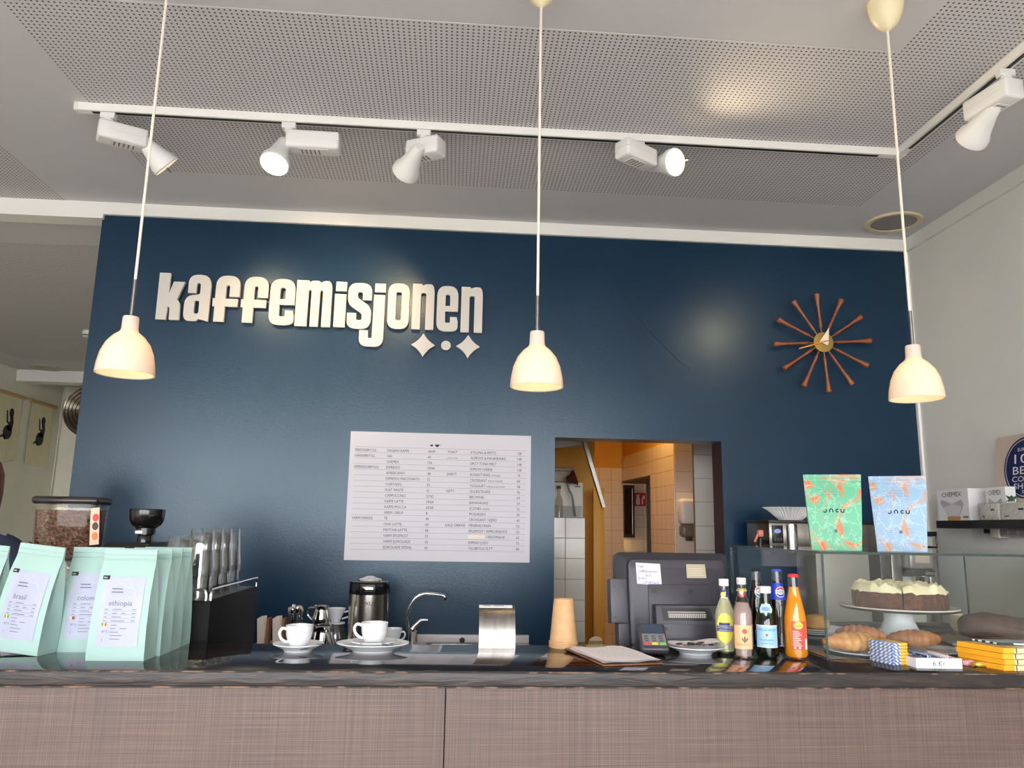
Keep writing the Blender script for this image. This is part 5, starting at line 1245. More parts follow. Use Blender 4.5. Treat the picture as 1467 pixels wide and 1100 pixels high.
def jacu(label, px, py, m, rz, pxr):
    a = onZ(px, py, GT); y = 2.30; k = y/a.y; ctrx = onY((px+pxr)/2, py, y).x
    w0 = onY(pxr, py, y).x-onY(px, py, y).x
    t, fn = bag('coffee_pouch', label, 'coffee pouch', (ctrx, y, GT+.0005), rz-math.radians(24), w0*1.02, w0*1.2, .045, .228, m)
    f2 = lambda x, y_: fn(x, y_, .0022)
    b = new()
    s = .013; zc = .118
    # logo: four rounded monoline glyphs
    def stroke(P):
        for p, q in zip(P, P[1:]):
            d = Vector((q[0]-p[0], q[1]-p[1])); nn = Vector((-d.y, d.x)).normalized()*.0015; e = d.normalized()*.0008
            patch(b, [(p[0]-nn.x-e.x, p[1]-nn.y-e.y), (q[0]-nn.x+e.x, q[1]-nn.y+e.y), (q[0]+nn.x+e.x, q[1]+nn.y+e.y), (p[0]+nn.x-e.x, p[1]+nn.y-e.y)], f2)
    def arc(cx, cy, r, a0, a1, n=8): return [(cx+r*math.cos(math.radians(a0+(a1-a0)*i/n)), cy+r*math.sin(math.radians(a0+(a1-a0)*i/n))) for i in range(n+1)]
    r = .0042
    stroke([(-.0230, zc+r)] + arc(-.0272, zc-.001, r, 0, -150))
    stroke([(-.0135, zc-r)] + arc(-.0093, zc+.001, r, 180, 0) + [(-.0051, zc-r)])
    stroke(arc(.0085, zc, r, 60, 300, 10))
    stroke([(.0185, zc+r)] + arc(.0227, zc-.001, r, 180, 360) + [(.0269, zc+r)])
    for dx_ in (-.002, .002): rect(b, dx_-.0006, .052, dx_+.0006, .064, f2); rect(b, -.005, .058+dx_-.0006, .005, .058+dx_+.0006, f2)
    obj('logo_print', b, M_INK, t, smooth=0)
    b = new()
    for i in range(3): rect(b, -.04, .182-.008*i, .015+.006*i, .1826-.008*i, f2, 4, 1)
    for i in range(3): rect(b, -.03, .068-.006*i, -.008, .0685-.006*i, f2); rect(b, .012, .068-.006*i, .034, .0685-.006*i, f2)
    obj('fine_print', b, mat('print_grey', (92, 92, 104), .6), t, smooth=0)
jacu('green and orange marbled coffee pouch on the glass case', 1166, 787, marble('marble_green', (96, 168, 134), (204, 108, 66), (140, 194, 168)), math.radians(3), 1229)
jacu('pale blue marbled coffee pouch on the glass case', 1262, 789, marble('marble_blue', (134, 166, 194), (184, 138, 96), (172, 190, 204)), math.radians(-4), 1322)

# ================================================================== machines and glasses behind the bags
MX1 = onY(302, 861, 2.5).x; MZ = onY(302, 861, 2.5).z
t = thing('cup_cabinet', 'matt black cabinet with a chrome rail carrying upturned glasses', 'cabinet', (MX1, 2.5, WK))
mh_ = MZ-WK
b = new(); rbox(b, (-.30, 0, 0), (0, .59, mh_), .004, 2); obj('body', b, M_BLKM, t)
b = new(); box(b, (-.29, .012, mh_), (-.01, .58, mh_+.0015)); obj('drip_grid', b, M_STEEL, t, smooth=0)
zr = mh_+.033
b = new(); tube(b, smoothpath([(-.004, .012, mh_), (-.004, .014, zr-.006), (-.004, .03, zr), (-.004, .3, zr), (-.004, .56, zr), (-.004, .575, zr-.006), (-.004, .576, mh_)], 5), .0042, 8); obj('rail', b, M_CHROME, t)
b = new(); tube(b, smoothpath([(-.29, .006, mh_), (-.288, .006, zr-.006), (-.27, .006, zr), (-.15, .006, zr), (-.04, .006, zr), (-.02, .006, zr-.006), (-.018, .006, mh_)], 5), .0042, 8); obj('rail', b, M_CHROME, t)
def tumbler_proto():
    b = new(); h = .148; lathe(b, [(.046, 0), (.047, .002), (.044, .03), (.0385, .09), (.0345, h-.004), (.032, h), (0, h), (0, h-.012), (.029, h-.012), (.0325, h-.022), (.036, .09), (.0415, .03), (.0445, .001)], 30, cap0=False, cap1=False)
    v = list(b.verts); bmesh.ops.recalc_face_normals(b, faces=b.faces)
    o = obj('glass_wall', b, M_TUMB, None); return o
tp0 = tumbler_proto(); first = True
def put_glass(x, y, z, label, group):
    global first
    t = thing('glass_tumbler', label, 'glass', (x, y, z), 0, group)
    if first: o = tp0; first = False
    else: o = tp0.copy(); COL.objects.link(o)
    o.parent = t
gz = MZ+.0018
ORD = ('first', 'second', 'third', 'fourth', 'fifth', 'sixth', 'seventh')
for i in range(4):
    y = 2.60+.105*i; x = MX1-.072
    put_glass(x, y, gz, 'lower clear tumbler of the %s stack from the cabinet front along the side rail' % ORD[i], 'lower tumblers by the rail')
    put_glass(x, y, gz+.066, 'upper clear tumbler of the %s stack from the cabinet front along the side rail' % ORD[i], 'upper tumblers by the rail')
for i in range(3):
    y = 2.62+.11*i; x = MX1-.185
    put_glass(x, y, gz, 'lower clear tumbler of the %s stack in the inner row behind the bags' % ORD[i], 'lower tumblers behind the bags')
    if i: put_glass(x, y, gz+.040, 'upper clear tumbler of the %s stack in the inner row behind the bags' % ORD[i], 'upper tumblers behind the bags')
# white espresso machine
t = thing('espresso_machine', 'white rounded espresso machine hidden behind the mint bags', 'coffee machine', (-1.36, 2.62, WK))
b = new(); rbox(b, (-.28, -.14, 0), (.28, .14, .40), .05, 5); obj('body', b, mat('machine_white', (216, 212, 222), .3), t)
b = new(); rbox(b, (-.27, -.155, .05), (.27, -.13, .10), .008, 2); obj('drip_tray', b, M_STEEL, t)
for i in range(4):
    c = thing('coffee_cup', ('first', 'second', 'third', 'fourth')[3-i]+' upturned white cup from the black cabinet on the white espresso machine', 'cup', (-1.53+.10*i, 2.60, WK+.4005), 0, 'cups on the espresso machine')
    b = new(); lathe(b, [(.038, 0), (.0365, .025), (.031, .045), (.022, .06), (0, .061)], 28, cap0=False, cap1=False); obj('cup_body', b, M_PORC, c)
    b = new(); tube(b, smoothpath([(.034, 0, .012), (.052, 0, .012), (.054, 0, .03), (.032, 0, .04)], 4), .004, 8); obj('handle', b, M_PORC, c)
# bean grinder with the big hopper
gY = 2.98
h0_, h1_ = onY(55, 722, gY), onY(153, 722, gY); hz1 = onY(104, 722, gY).z; hz0 = onY(104, 800, gY).z
t = thing('coffee_grinder', 'coffee grinder with a wide clear hopper full of beans', 'grinder', ((h0_.x+h1_.x)/2, gY, WK))
HWd = (h1_.x-h0_.x)/2*.93; z0, z1 = hz0-WK, hz1-WK
def hop(bm, k, za, zb, top_close=True):
    secs = [(HWd*.74*k, .048*k, za), (HWd*.95*k, .058*k, za+(zb-za)*.25), (HWd*.99*k, .062*k, zb)]
    rings = [[bm.verts.new((x, y, z)) for x, y in rp([(-w, -d, .03), (w, -d, .03), (w, d, .03), (-w, d, .03)], 4)] for w, d, z in secs]
    n = len(rings[0])
    for a, c in zip(rings, rings[1:]):
        for i in range(n): j = (i+1) % n; bm.faces.new((a[i], a[j], c[j], c[i]))
    bm.faces.new(list(reversed(rings[0])));
    if top_close: bm.faces.new(rings[-1])
b = new(); hop(b, 1.0, z0, z1, False); obj('hopper', b, thin_glass('hopper_clear', (.90, .86, .80), 1.0, .03), t)
b = new(); hop(b, .965, z0+.004, z1-.022)
def bean_mat():
    m = mat('coffee_beans', (96, 62, 44), .4); nd, lk, p = nodes(m); tc = N(m, 'ShaderNodeTexCoord'); v = N(m, 'ShaderNodeTexVoronoi'); v.inputs['Scale'].default_value = 85
    lk.new(tc.outputs['Object'], v.inputs['Vector']); cr = N(m, 'ShaderNodeValToRGB'); e = cr.color_ramp.elements; e[0].color = (*lin((72, 46, 32)), 1); e[1].color = (*lin((102, 68, 50)), 1); e[0].position = .0; e[1].position = 1.0
    lk.new(v.outputs['Color'], cr.inputs[0]); lk.new(cr.outputs[0], p.inputs['Base Color']); bp = N(m, 'ShaderNodeBump'); bp.invert = True; bp.inputs['Strength'].default_value = .8; bp.inputs['Distance'].default_value = .01; lk.new(v.outputs['Distance'], bp.inputs['Height']); lk.new(bp.outputs[0], p.inputs['Normal']); return m
o = obj('coffee_beans', b, bean_mat(), t); o['kind'] = 'stuff'
b = new(); rbox(b, (-HWd-.004, -.067, z1-.002), (HWd+.004, .067, z1+.026), .012, 3); obj('hopper_lid', b, mat('lid_black', (40, 36, 36), .25), t)
b = new(); rbox(b, (-.10, -.11, 0), (.10, .12, z0-.05), .02, 3); rbox(b, (-.07, -.08, z0-.06), (.07, .08, z0+.003), .01, 2); obj('grinder_body', b, M_BLACK, t)
b = new(); prism(b, [[(-HWd*1.02, z0-.02), (-HWd*.9, z0+.06), (-HWd*.1, z0+.0), (-HWd*.1, z0-.04)]], .02, Matrix.Translation((0, -.06, 0)) @ FRONT); obj('collar_plate', b, mat('collar_grey', (74, 74, 78), .4), t, smooth=0)
sf = frame((HWd*.66+.03, -.0635, z0+.05), (1, 0, .12), (.06, 0, 1))
b = new(); prism(b, [[(0, 0), (.032, 0), (.036, .13), (.006, .13)]], .002, sf); stk = obj('sticker', b, mat('sticker_peach', (238, 186, 160), .5), t, smooth=0)
for i, (c, y) in enumerate((((206, 120, 50), .02), ((54, 38, 34), .055), ((212, 60, 40), .085))):
    b = new(); patch(b, [(x, yy) for x, yy in circ(.019+.002*i, y+.01, .011, 12, 1.3)], planar(sf @ Matrix.Translation((0, 0, .002)))); obj('sticker_print', b, mat('sticker_c%d' % i, c, .5), stk, smooth=0)
# second grinder: black funnel hopper
fp = onY(207, 775, 2.95)
t = thing('coffee_grinder', 'black coffee grinder with a small round funnel hopper', 'grinder', (fp.x, 2.95, WK))
z = fp.z-WK; ft = onY(207, 729, 2.95).z-WK; R = (onY(232, 729, 2.95).x-onY(182, 729, 2.95).x)/2
b = new(); lathe(b, [(.026, z-.01), (.026, z+.018), (.024, z+.022), (.034, z+.024), (.034, z+.046), (.04, z+.05), (R*.82, z+.058), (R*.95, z+.075), (R, ft-.004), (R*.98, ft), (R*.93, ft), (R*.86, z+.08), (.03, z+.055), (0, z+.054)], 36, cap1=False); obj('funnel', b, mat('funnel_black', (16, 16, 17), .18), t)
b = new(); rbox(b, (-.022, -.040, z+.026), (.004, -.030, z+.038), .003, 2); obj('lever', b, M_WHITE, t)
xl = onY(147, 770, 2.95).x-fp.x; xr = onY(231, 770, 2.95).x-fp.x
b = new(); rbox(b, (xl*.75, -.10, 0), (xr, .16, z-.004), .02, 3); obj('grinder_body', b, M_BLACK, t)
b = new(); rbox(b, (xl*.72, -.104, z-.045), (xr+.002, -.09, z-.035), .002, 1); obj('trim_strip', b, mat('brown_strip', (70, 46, 34), .4), t)

# ================================================================== things on the back worktop
def at(px, Y): return onY(px, 900, Y).x
# airpot
t = thing('thermal_airpot', 'steel coffee airpot with black collar in front of the blue wall', 'thermos', (at(527, 3.85), 3.85, WK))
R = (onY(557, 880, 3.85).x-onY(498, 880, 3.85).x)/2; zt = onY(527, 831, 3.85).z-WK; zc = onY(527, 850, 3.85).z-WK
b = new(); lathe(b, [(R*.96, .0), (R, .004), (R, .02), (R*.98, .022), (R*.985, zc)], 44, cap1=True); obj('steel_body', b, noisy('airpot_steel', (186, 180, 172), (206, 200, 192), 40, .22, (1, 1, .02), 3, 0, 1.0), t)
b = new(); lathe(b, [(R*.985, zc), (R*1.0, zc+.002), (R*.99, zt-.012), (R*.95, zt-.004), (R*.6, zt)], 44); top_ = obj('collar', b, mat('collar_black', (20, 20, 22), .2), t)
b = new(); lathe(b, [(R*.62, zt-.002), (R*.60, zt+.006), (R*.34, zt+.012), (R*.15, zt+.02), (0, zt+.021)], 32, cap1=False); obj('lid', b, M_CHROME, t)
b = new(); rbox(b, (-.036, -R*1.02-.006, zc+.004), (.036, -R*.8, zt-.012), .004, 2); lt_ = obj('latch_frame', b, M_BLACK, top_)
b = new(); rbox(b, (-.026, -R*1.02-.010, zc+.012), (.026, -R*1.02-.004, zt-.022), .003, 2); obj('latch_plate', b, M_CHROME, top_)
b = new(); lathe(b, [(R*1.0, .0), (R*1.01, .003), (R*1.01, .018), (R*.99, .022)], 44, cap0=False, cap1=False); obj('base_ring', b, M_BLACK, t)
b = new(); rr_ = R*.99
def cyl(x, y): a = -PI/2+x/rr_; return Vector((rr_*math.cos(a), rr_*math.sin(a), y))
text(b, 'LUXUS', .0, zc-.045, .022, cyl, 'c', width=.075); obj('lettering', b, mat('print_dark', (70, 66, 62), .5), t, smooth=0)
# white cup behind the airpot
c = thing('coffee_cup', 'white cup on a saucer between the airpot and the tap', 'cup', (at(563, 3.72), 3.72, WK+.055)); cup(c, 0, 0, 0, math.radians(-10), .043, .07)
b_ = thing('sugar_box', 'low white box under the cup beside the airpot', 'box', (at(563, 3.72), 3.72, WK)); b = new(); rbox(b, (-.06, -.05, 0), (.06, .05, .048), .006); obj('box_body', b, M_PORC, b_); b = new(); rbox(b, (-.062, -.052, .044), (.062, .052, .054), .004); obj('lid', b, M_PORC, b_)
# dripper on its glass server
t = thing('coffee_server', 'clear glass coffee server below a white dripper', 'server', (at(480, 3.87), 3.87, WK))
zz = onY(486, 893, 3.87).z-WK
b = new(); lathe(b, [(0, 0), (.05, 0), (.055, .02), (.052, zz*.55), (.038, zz-.004), (.036, zz), (.034, zz-.004), (.049, zz*.55), (.052, .02), (0, .004)], 32, cap0=False, cap1=False); obj('glass_body', b, thin_glass('server_glass', (.9, .92, .92), 1.6, .02), t)
t = thing('coffee_dripper', 'white cone coffee dripper standing on the glass server', 'dripper', (at(480, 3.87), 3.87, WK+zz))
zh = onY(486, 871, 3.87).z-WK-zz
b = new(); lathe(b, [(0, 0), (.045, 0), (.045, .006), (.020, .007), (.022, .014), (.046, zh), (.043, zh), (.018, .014), (0, .012)], 36, cap0=False, cap1=False); obj('cone', b, M_PORC, t)
b = new(); tube(b, smoothpath([(.04, 0, zh*.75), (.062, 0, zh*.8), (.064, 0, zh*.5), (.03, 0, zh*.3)], 4), .004, 8); obj('handle', b, M_PORC, t)
# steel pitchers
def pitcher(label, x, y, z, s, hd, inv=False):
    t = thing('milk_pitcher', label, 'pitcher', (x, y, z), hd)
    prof = [(0, 0), (.040*s, 0), (.043*s, .006*s), (.045*s, .03*s), (.034*s, .07*s), (.033*s, .085*s), (.037*s, .092*s), (.035*s, .09*s), (.031*s, .08*s), (.0, .02*s)]
    b = new(); lathe(b, prof, 30, cap0=False, cap1=False); obj('pitcher_body', b, M_CHROME, t)
    b = new(); tube(b, smoothpath([(.034*s, 0, .082*s), (.062*s, 0, .078*s), (.066*s, 0, .045*s), (.042*s, 0, .02*s)], 5), .0042*s, 8); obj('handle', b, M_CHROME, t)
zp = onY(462, 895, 3.74).z
px_ = at(462, 3.74)
pitcher('polished steel milk pitcher under the smaller one', px_, 3.74, WK, (zp-WK)/.092, math.radians(-70))
pitcher('small polished steel milk pitcher on top of the other', px_-.01, 3.74, zp+.001, .92, math.radians(175))
# spoon jar with spoons
jx = at(422, 3.70)
t = thing('cutlery_jar', 'clear glass jar holding coffee spoons', 'jar', (jx, 3.70, WK)); jz = onY(420, 885, 3.7).z-WK
b = new(); lathe(b, [(0, 0), (.032, 0), (.034, .004), (.034, jz), (.032, jz), (.032, .006), (0, .005)], 28, cap0=False, cap1=False); obj('jar_body', b, thin_glass('jar_glass', (.9, .92, .92), 1.6, .02), t)
for i in range(6):
    a = i*PI/3; p0 = Vector((jx+.018*math.cos(a), 3.70+.018*math.sin(a), WK+.008)); p1 = Vector((jx+.03*math.cos(a), 3.70+.03*math.sin(a), onY(420, 868, 3.7).z+.005*(i % 3)))
    t = thing('dessert_spoon', 'steel spoon standing bowl up in the glass jar', 'spoon', p0, 0, 'spoons in the glass jar'); d = p1-p0
    b = new(); tube(b, [(0, 0, 0), d*.8], .0026, 8); obj('handle', b, M_CHROME, t)
    b = new(); lathe(b, [(0, -.022), (.009, -.014), (.0125, 0), (.010, .014), (0, .022)], 14, mtx=Matrix.Translation(d*.9) @ d.normalized().to_track_quat('Z', 'Y').to_matrix().to_4x4() @ Matrix.Diagonal((1, .5, 1, 1)), cap0=False, cap1=False); obj('bowl', b, M_CHROME, t)
# wooden napkin holders with white napkins
for px, lab, Yv, sk in ((378, 'white napkins fanned in a wooden holder next to the black cabinet', 3.60+.09, .03), (400, 'white napkins fanned in a wooden holder next to the spoon jar', 3.60+.09, .02)):
    x = at(px, Yv); zz = onY(px, 880, Yv).z-WK
    t = thing('napkin_holder', lab, 'napkin holder', (x, Yv, WK))
    b = new(); box(b, (-.028, -.03, 0), (.028, .03, .012)); box(b, (.018, -.03, .012), (.026, .03, zz*.92)); box(b, (-.026, -.03, .012), (-.022, .03, zz*.35)); obj('holder', b, mat('holder_wood', (150, 100, 66), .5), t, smooth=0)
    b = new()
    for k in range(3): prism(b, [[(-.018+.008*k, .013), (.004+.006*k, .013), (.012, zz*.72), (-.006+.006*k, zz*.98), (-.030+.010*k, zz*.9)]], .003, Matrix.Translation((0, -.01+.012*k, 0)) @ FRONT)
    obj('napkins', b, mat('napkin_white', (224, 214, 206), .8), t, smooth=0)
# tap
tx0 = onY(591, 900, 3.95).x
t = thing('kitchen_tap', 'chrome mixer tap with a bent spout at the sink', 'tap', (tx0, 3.95, WK))
def tp3(px, py): v = onY(px, py, 3.95); return (v.x-tx0, 0, v.z-WK)
b = new(); lathe(b, [(.026, 0), (.026, .006), (.021, .01), (.020, .075), (.023, .085), (.020, .10), (0, .105)], 28, cap1=False); obj('tap_body', b, M_CHROME, t)
b = new(); tube(b, smoothpath([tp3(588, 910), tp3(584, 895), tp3(584, 880), tp3(589, 865), tp3(597, 855), tp3(608, 850.5), tp3(622, 851), tp3(634, 853), tp3(637, 855), tp3(637, 859)], 4), .0092, 12); obj('spout', b, M_CHROME, t)
b = new(); tube(b, [(0, 0, .098), tp3(603, 888), tp3(613, 888)], [.012, .008, .006], 10); obj('lever', b, M_CHROME, t)
hx = onY(662, 922, DW-.031)
b = new(); lathe(b, [(0, 0), (.014, 0), (.014, .002), (.009, .003), (0, .001)], 20, mtx=Matrix.Translation((hx.x, DW-.0305, WK+.012)) @ Matrix.Rotation(PI/2, 4, 'X'), cap0=False, cap1=False); obj('overflow_hole', b, M_BLACK, up_)

# ================================================================== machines behind the glass case
BY = 3.85
x0, x1 = onY(1096, 760, BY).x, onY(1257, 760, BY).x; zt = onY(1170, 746, BY).z
t = thing('filter_coffee_brewer', 'steel filter coffee brewer with control panel and hot water tap', 'coffee brewer', (x0, BY, WK))
W_ = x1-x0; H_ = zt-WK; zl = onY(1170, 784, BY).z-WK
b = new(); rbox(b, (0, -.05, zl), (W_, .25, H_-.012), .008, 2); obj('head', b, M_STEEL, t)
b = new(); rbox(b, (-.004, -.054, H_-.014), (W_+.004, .254, H_), .004, 2); obj('top_rim', b, M_BLACK, t)
b = new(); rbox(b, (W_*.45, .02, 0), (W_*.93, .25, zl+.005), .01, 2); obj('column', b, mat('brewer_panel', (168, 164, 154), .4, .2), t)
b = new(); rbox(b, (W_*.1, -.05, zl-.012), (W_*.62, .2, zl), .003, 1); obj('lower_rim', b, M_BLACK, t)
b = new(); rbox(b, (.014, -.058, zl+.018), (.07, -.048, H_-.026), .003, 2); cp = obj('control_panel', b, M_BLACK, t)
b = new(); patch(b, circ(.04, H_-.055, .018, 16, .6), lambda x, y: Vector((x, -.0588, y))); obj('display', b, emis('display_blue', (120, 130, 190), .35), cp, smooth=0)
b = new()
for i in range(3): rect(b, .022+.015*i, zl+.03, .032+.015*i, zl+.045, lambda x, y: Vector((x, -.0588, y)))
obj('buttons', b, M_DGREY2, cp, smooth=0)
b = new(); lathe(b, [(.028, zl+.004), (.028, H_-.02)], 28, (.115, -.05, 0)); obj('sight_column', b, M_CHROME, t)
b = new(); rbox(b, (W_*.40, -.052, H_-.075), (W_*.52, -.049, H_-.055), .001, 1); obj('badge', b, M_DGREY2, t)
b = new(); tube(b, [(.0, -.02, H_-.11), (-.04, -.05, H_-.11), (-.05, -.06, H_-.112)], .011, 10); tube(b, [(-.05, -.06, H_-.09), (-.05, -.06, H_-.14)], .010, 10); obj('tap_body', b, M_BLACK, t)
b = new(); rbox(b, (-.064, -.075, H_-.085), (-.036, -.045, H_-.05), .008, 2); tube(b, [(-.06, -.06, H_-.07), (-.082, -.065, H_-.11)], .006, 8); obj('tap_handle', b, mat('salmon_plastic', (220, 132, 110), .4), t)
b = new(); rbox(b, (0, -.05, 0), (W_*.93, .25, .03), .005, 2); obj('base', b, M_BLACK, t)
# pleated paper filters on the brewer
ff = onY(1135, 744, BY+.03)
t = thing('paper_filters', 'pleated white paper coffee filters stacked on the brewer', 'coffee filters', (ff.x, BY+.05, zt))
b = new(); n = 80; prof = [(.055, 0), (.075, .02), (.105, .05), (.128, .066)]
rings = [[b.verts.new((r*(1+.075*(z/.066)*(1 if i % 2 else -1))*math.cos(2*PI*i/n), r*(1+.075*(z/.066)*(1 if i % 2 else -1))*math.sin(2*PI*i/n), z)) for i in range(n)] for r, z in prof]
for a, c in zip(rings, rings[1:]):
    for i in range(n): j = (i+1) % n; b.faces.new((a[i], a[j], c[j], c[i]))
b.faces.new(list(reversed(rings[0]))); obj('pleated_wall', b, mat('filter_white', (232, 232, 230), .8), t, smooth=10)
# plain dark column between the machines, then the shop grinder
p = onY(1267, 850, 3.95)
b = new(); rbox(b, (-.028, -.03, 0), (.028, .1, 1.52-WK), .004, 2); o = obj('dark_column', b, mat('column_dark', (52, 50, 50), .35), None, (p.x, 3.95, WK)); tag(o, 'narrow dark column between brewer and shop grinder', 'boiler')
gx = onY(1322, 850, 3.9).x
t = thing('shop_grinder', 'tall grey shop coffee grinder with white bag plate and black hopper top', 'grinder', (gx, 3.9, WK))
def gz_(py): return onY(1322, py, 3.9).z-WK
b = new(); rbox(b, (-.145, .02, 0), (-.085, .2, gz_(792)), .008, 2); rbox(b, (.045, .0, 0), (.10, .2, gz_(792)), .008, 2); obj('side_column', b, M_STEEL, t)
b = new(); rbox(b, (-.075, -.03, gz_(815)), (.055, .16, gz_(786)), .012, 3); obj('motor_housing', b, mat('grinder_grey', (158, 154, 148), .35, .4), t)
b = new(); box(b, (-.045, -.032, gz_(806)), (.03, -.03, gz_(792))); obj('notice', b, mat('notice_paper', (206, 190, 172), .6), t, smooth=0)
b = new(); rbox(b, (-.07, -.036, gz_(825)), (.055, .1, gz_(815)), .004, 2); bd = obj('brand_band', b, M_BLACK, t)
b = new(); text(b, 'ditting', .03, gz_(823), .028, lambda x, y: Vector((x, -.0365, y)), 'c', width=.06); obj('lettering', b, mat('print_silver', (170, 168, 164), .5), bd, smooth=0)
b = new(); lathe(b, [(.03, gz_(836)), (.036, gz_(828)), (.036, gz_(824))], 20, (0, .0, 0)); obj('spout', b, M_CHROME, t)
b = new(); prism(b, [[(-.075, gz_(899)), (.06, gz_(899)), (.045, gz_(827)), (-.085, gz_(827))]], .006, Matrix.Translation((0, .06, 0)) @ FRONT); obj('bag_plate', b, mat('plate_white', (224, 224, 214), .5), t, smooth=0)
b = new(); rbox(b, (-.08, -.05, 0), (.08, .2, .02), .005, 2); obj('base', b, M_DGREY, t)
b = new(); rbox(b, (-.08, -.06, gz_(768)), (.065, .12, gz_(761)), .003, 1); rbox(b, (-.08, -.06, gz_(785)), (.065, .12, gz_(782)), .003, 1); obj('hopper_frame', b, M_BLACK, t)
b = new(); rbox(b, (-.07, -.04, gz_(782)), (.05, .1, gz_(768)), .006, 2); obj('hopper', b, mat('hopper_pale', (190, 186, 176), .4), t)
b = new(); tube(b, [(.06, -.055, gz_(768)), (.062, -.055, gz_(782))], .004, 8); obj('hopper_post', b, M_BLACK, t)

# ================================================================== shelf on the right wall
SX = 2.47; s0 = onX(1341, 750, SX).y; s1_ = 2.55
SZ = onX(1400, 745, SX).z
t = thing('wall_shelf', 'black wall shelf carrying filter boxes and a framed award', 'shelf', (XR, s0, SZ))
b = new(); rbox(b, (SX-XR, s1_-s0, -.038), (-.001, 0, 0), .002, 1); obj('board', b, mat('shelf_black', (34, 30, 30), .4), t)
b = new(); rbox(b, (-.02, s1_-s0+.1, -.06), (-.001, -.1, -.038), .002, 1); obj('wall_batten', b, M_BLACK, t)
# power strip under the shelf
u0 = onX(1423, 762, XR-.06)
t = thing('power_strip', 'white power strip fixed below the black wall shelf', 'power strip', (XR, u0.y, u0.z))
b = new(); rbox(b, (-.05, -.6, -.022), (-.001, -.03, .014), .004, 2); obj('strip_body', b, mat('strip_grey', (170, 170, 166), .4), t)
b = new(); rbox(b, (-.056, -.03, -.028), (-.001, .03, .024), .004, 2); obj('end_block', b, mat('block_cream', (214, 210, 196), .4), t)
for i in range(8):
    b = new(); rbox(b, (-.053, -.085-.065*i, -.016), (-.049, -.035-.065*i, .010), .002, 1); obj('socket', b, mat('socket_grey', (140, 140, 138), .4), t)
# filter boxes
def fbox(label, y1, w, d, h, xoff=0.0, printed=True):
    t = thing('filter_box', label, 'box', (SX+.012+xoff, y1, SZ), 0)
    b = new(); rbox(b, (0, -w, 0), (d, 0, h), .001, 1); obj('carton', b, mat('carton_white', (226, 226, 226), .5), t)
    F = frame((-.0006, 0, 0), (0, -1, 0), (0, 0, 1)); fn = planar(F, .0004)
    b = new(); text(b, 'CHEMEX', w*.18, h*.76, .030, fn, width=w*.62); rect(b, w*.32, h*.90, w*.7, h*.908, fn); rect(b, w*.80, h*.07, w*.96, h*.085, fn); rect(b, w*.80, h*.1, w*.96, h*.13, fn); obj('lettering', b, M_INK, t, smooth=0)
    b = new(); patch(b, [(w*.10, h*.58), (w*.16, h*.68), (w*.48, h*.52), (w*.78, h*.66), (w*.84, h*.5), (w*.70, h*.13), (w*.34, h*.13)], fn); fl = obj('filter_picture', b, mat('picture_grey', (178, 178, 182), .6), t, smooth=0)
    b = new(); patch(b, [(w*.18, h*.42), (w*.48, h*.52), (w*.78, h*.44), (w*.68, h*.14), (w*.36, h*.14)], planar(F, .0007)); obj('filter_front', b, mat('picture_pale', (206, 206, 210), .6), fl, smooth=0)
    b = new(); patch(b, [(w*.32, .001), (w*.30, h*.1), (w*.36, h*.13), (w*.68, h*.13), (w*.74, h*.1), (w*.70, .001)], planar(F, .0009)); obj('wood_collar', b, mat('picture_wood', (196, 140, 92), .6), fl, smooth=0)
    return t
bw_ = onX(1345, 745, SX+.012).y-onX(1390, 745, SX+.012).y; bh_ = onX(1360, 701, SX+.012).z-SZ
yb = onX(1345, 745, SX+.012).y
fbox('white coffee filter carton with a printed paper cone, at the shelf end', yb, bw_, .13, bh_)
fbox('white coffee filter carton half hidden behind the first one', yb-bw_-.075, bw_*.55, .05, bh_*.99, .035)
# shrink-wrapped packs
M_FOIL = mat('clear_wrap', (214, 214, 208), .18)
for i, (pa, pb, lab) in enumerate(((1402, 1430, 'clear wrapped white pack on the shelf beside the filter cartons'), (1433, 1475, 'clear wrapped white pack with green leaf on the shelf before the award'))):
    ya, yb2 = onX(pa, 740, SX+.0).y, onX(pb, 740, SX).y; h = .075
    t = thing('wrapped_pack', lab, 'pack', (SX+.004, ya, SZ)); w = ya-yb2
    b = new(); rbox(b, (0, -w, 0), (.03, 0, h), .006, 2)
    obj('pack_body', b, mat('pack_white', (220, 218, 208), .5), t)
    b = new(); nx, nz_ = 12, 8; g = [[b.verts.new((-.002-.006*abs(noise.noise((a*1.3, c*1.7, i*9))), -w*(a/nx)*1.04+w*.02, h*c/nz_*1.05)) for a in range(nx+1)] for c in range(nz_+1)]
    for c in range(nz_):
        for a in range(nx): b.faces.new((g[c][a], g[c][a+1], g[c+1][a+1], g[c+1][a]))
    obj('clear_wrapping', b, thin_glass('wrap_film', (.95, .95, .95), 3.0, .08), t, smooth=0)
    fn = planar(frame((-.0005, 0, 0), (0, -1, 0), (0, 0, 1)), .0004)
    b = new(); rect(b, w*.12, .014, w*.3, .018, fn); rect(b, w*.62, .042, w*.8, .05, fn); obj('print', b, M_INK, t, smooth=0)
    if i:
        for j in range(4):
            b = new(); prism(b, [rp([(0, 0), (.03, .014, .01), (.075, 0), (.03, -.014, .01)])], .0012, Matrix.Translation((.012, -.02-.02*j, h+.004)) @ Matrix.Rotation(-1.2-.5*j, 4, 'Z') @ Matrix.Rotation(-.35, 4, 'Y')); obj('leaf', b, noisy('leaf_green', (66, 118, 70), (98, 150, 98), 20, .5), t, smooth=0)
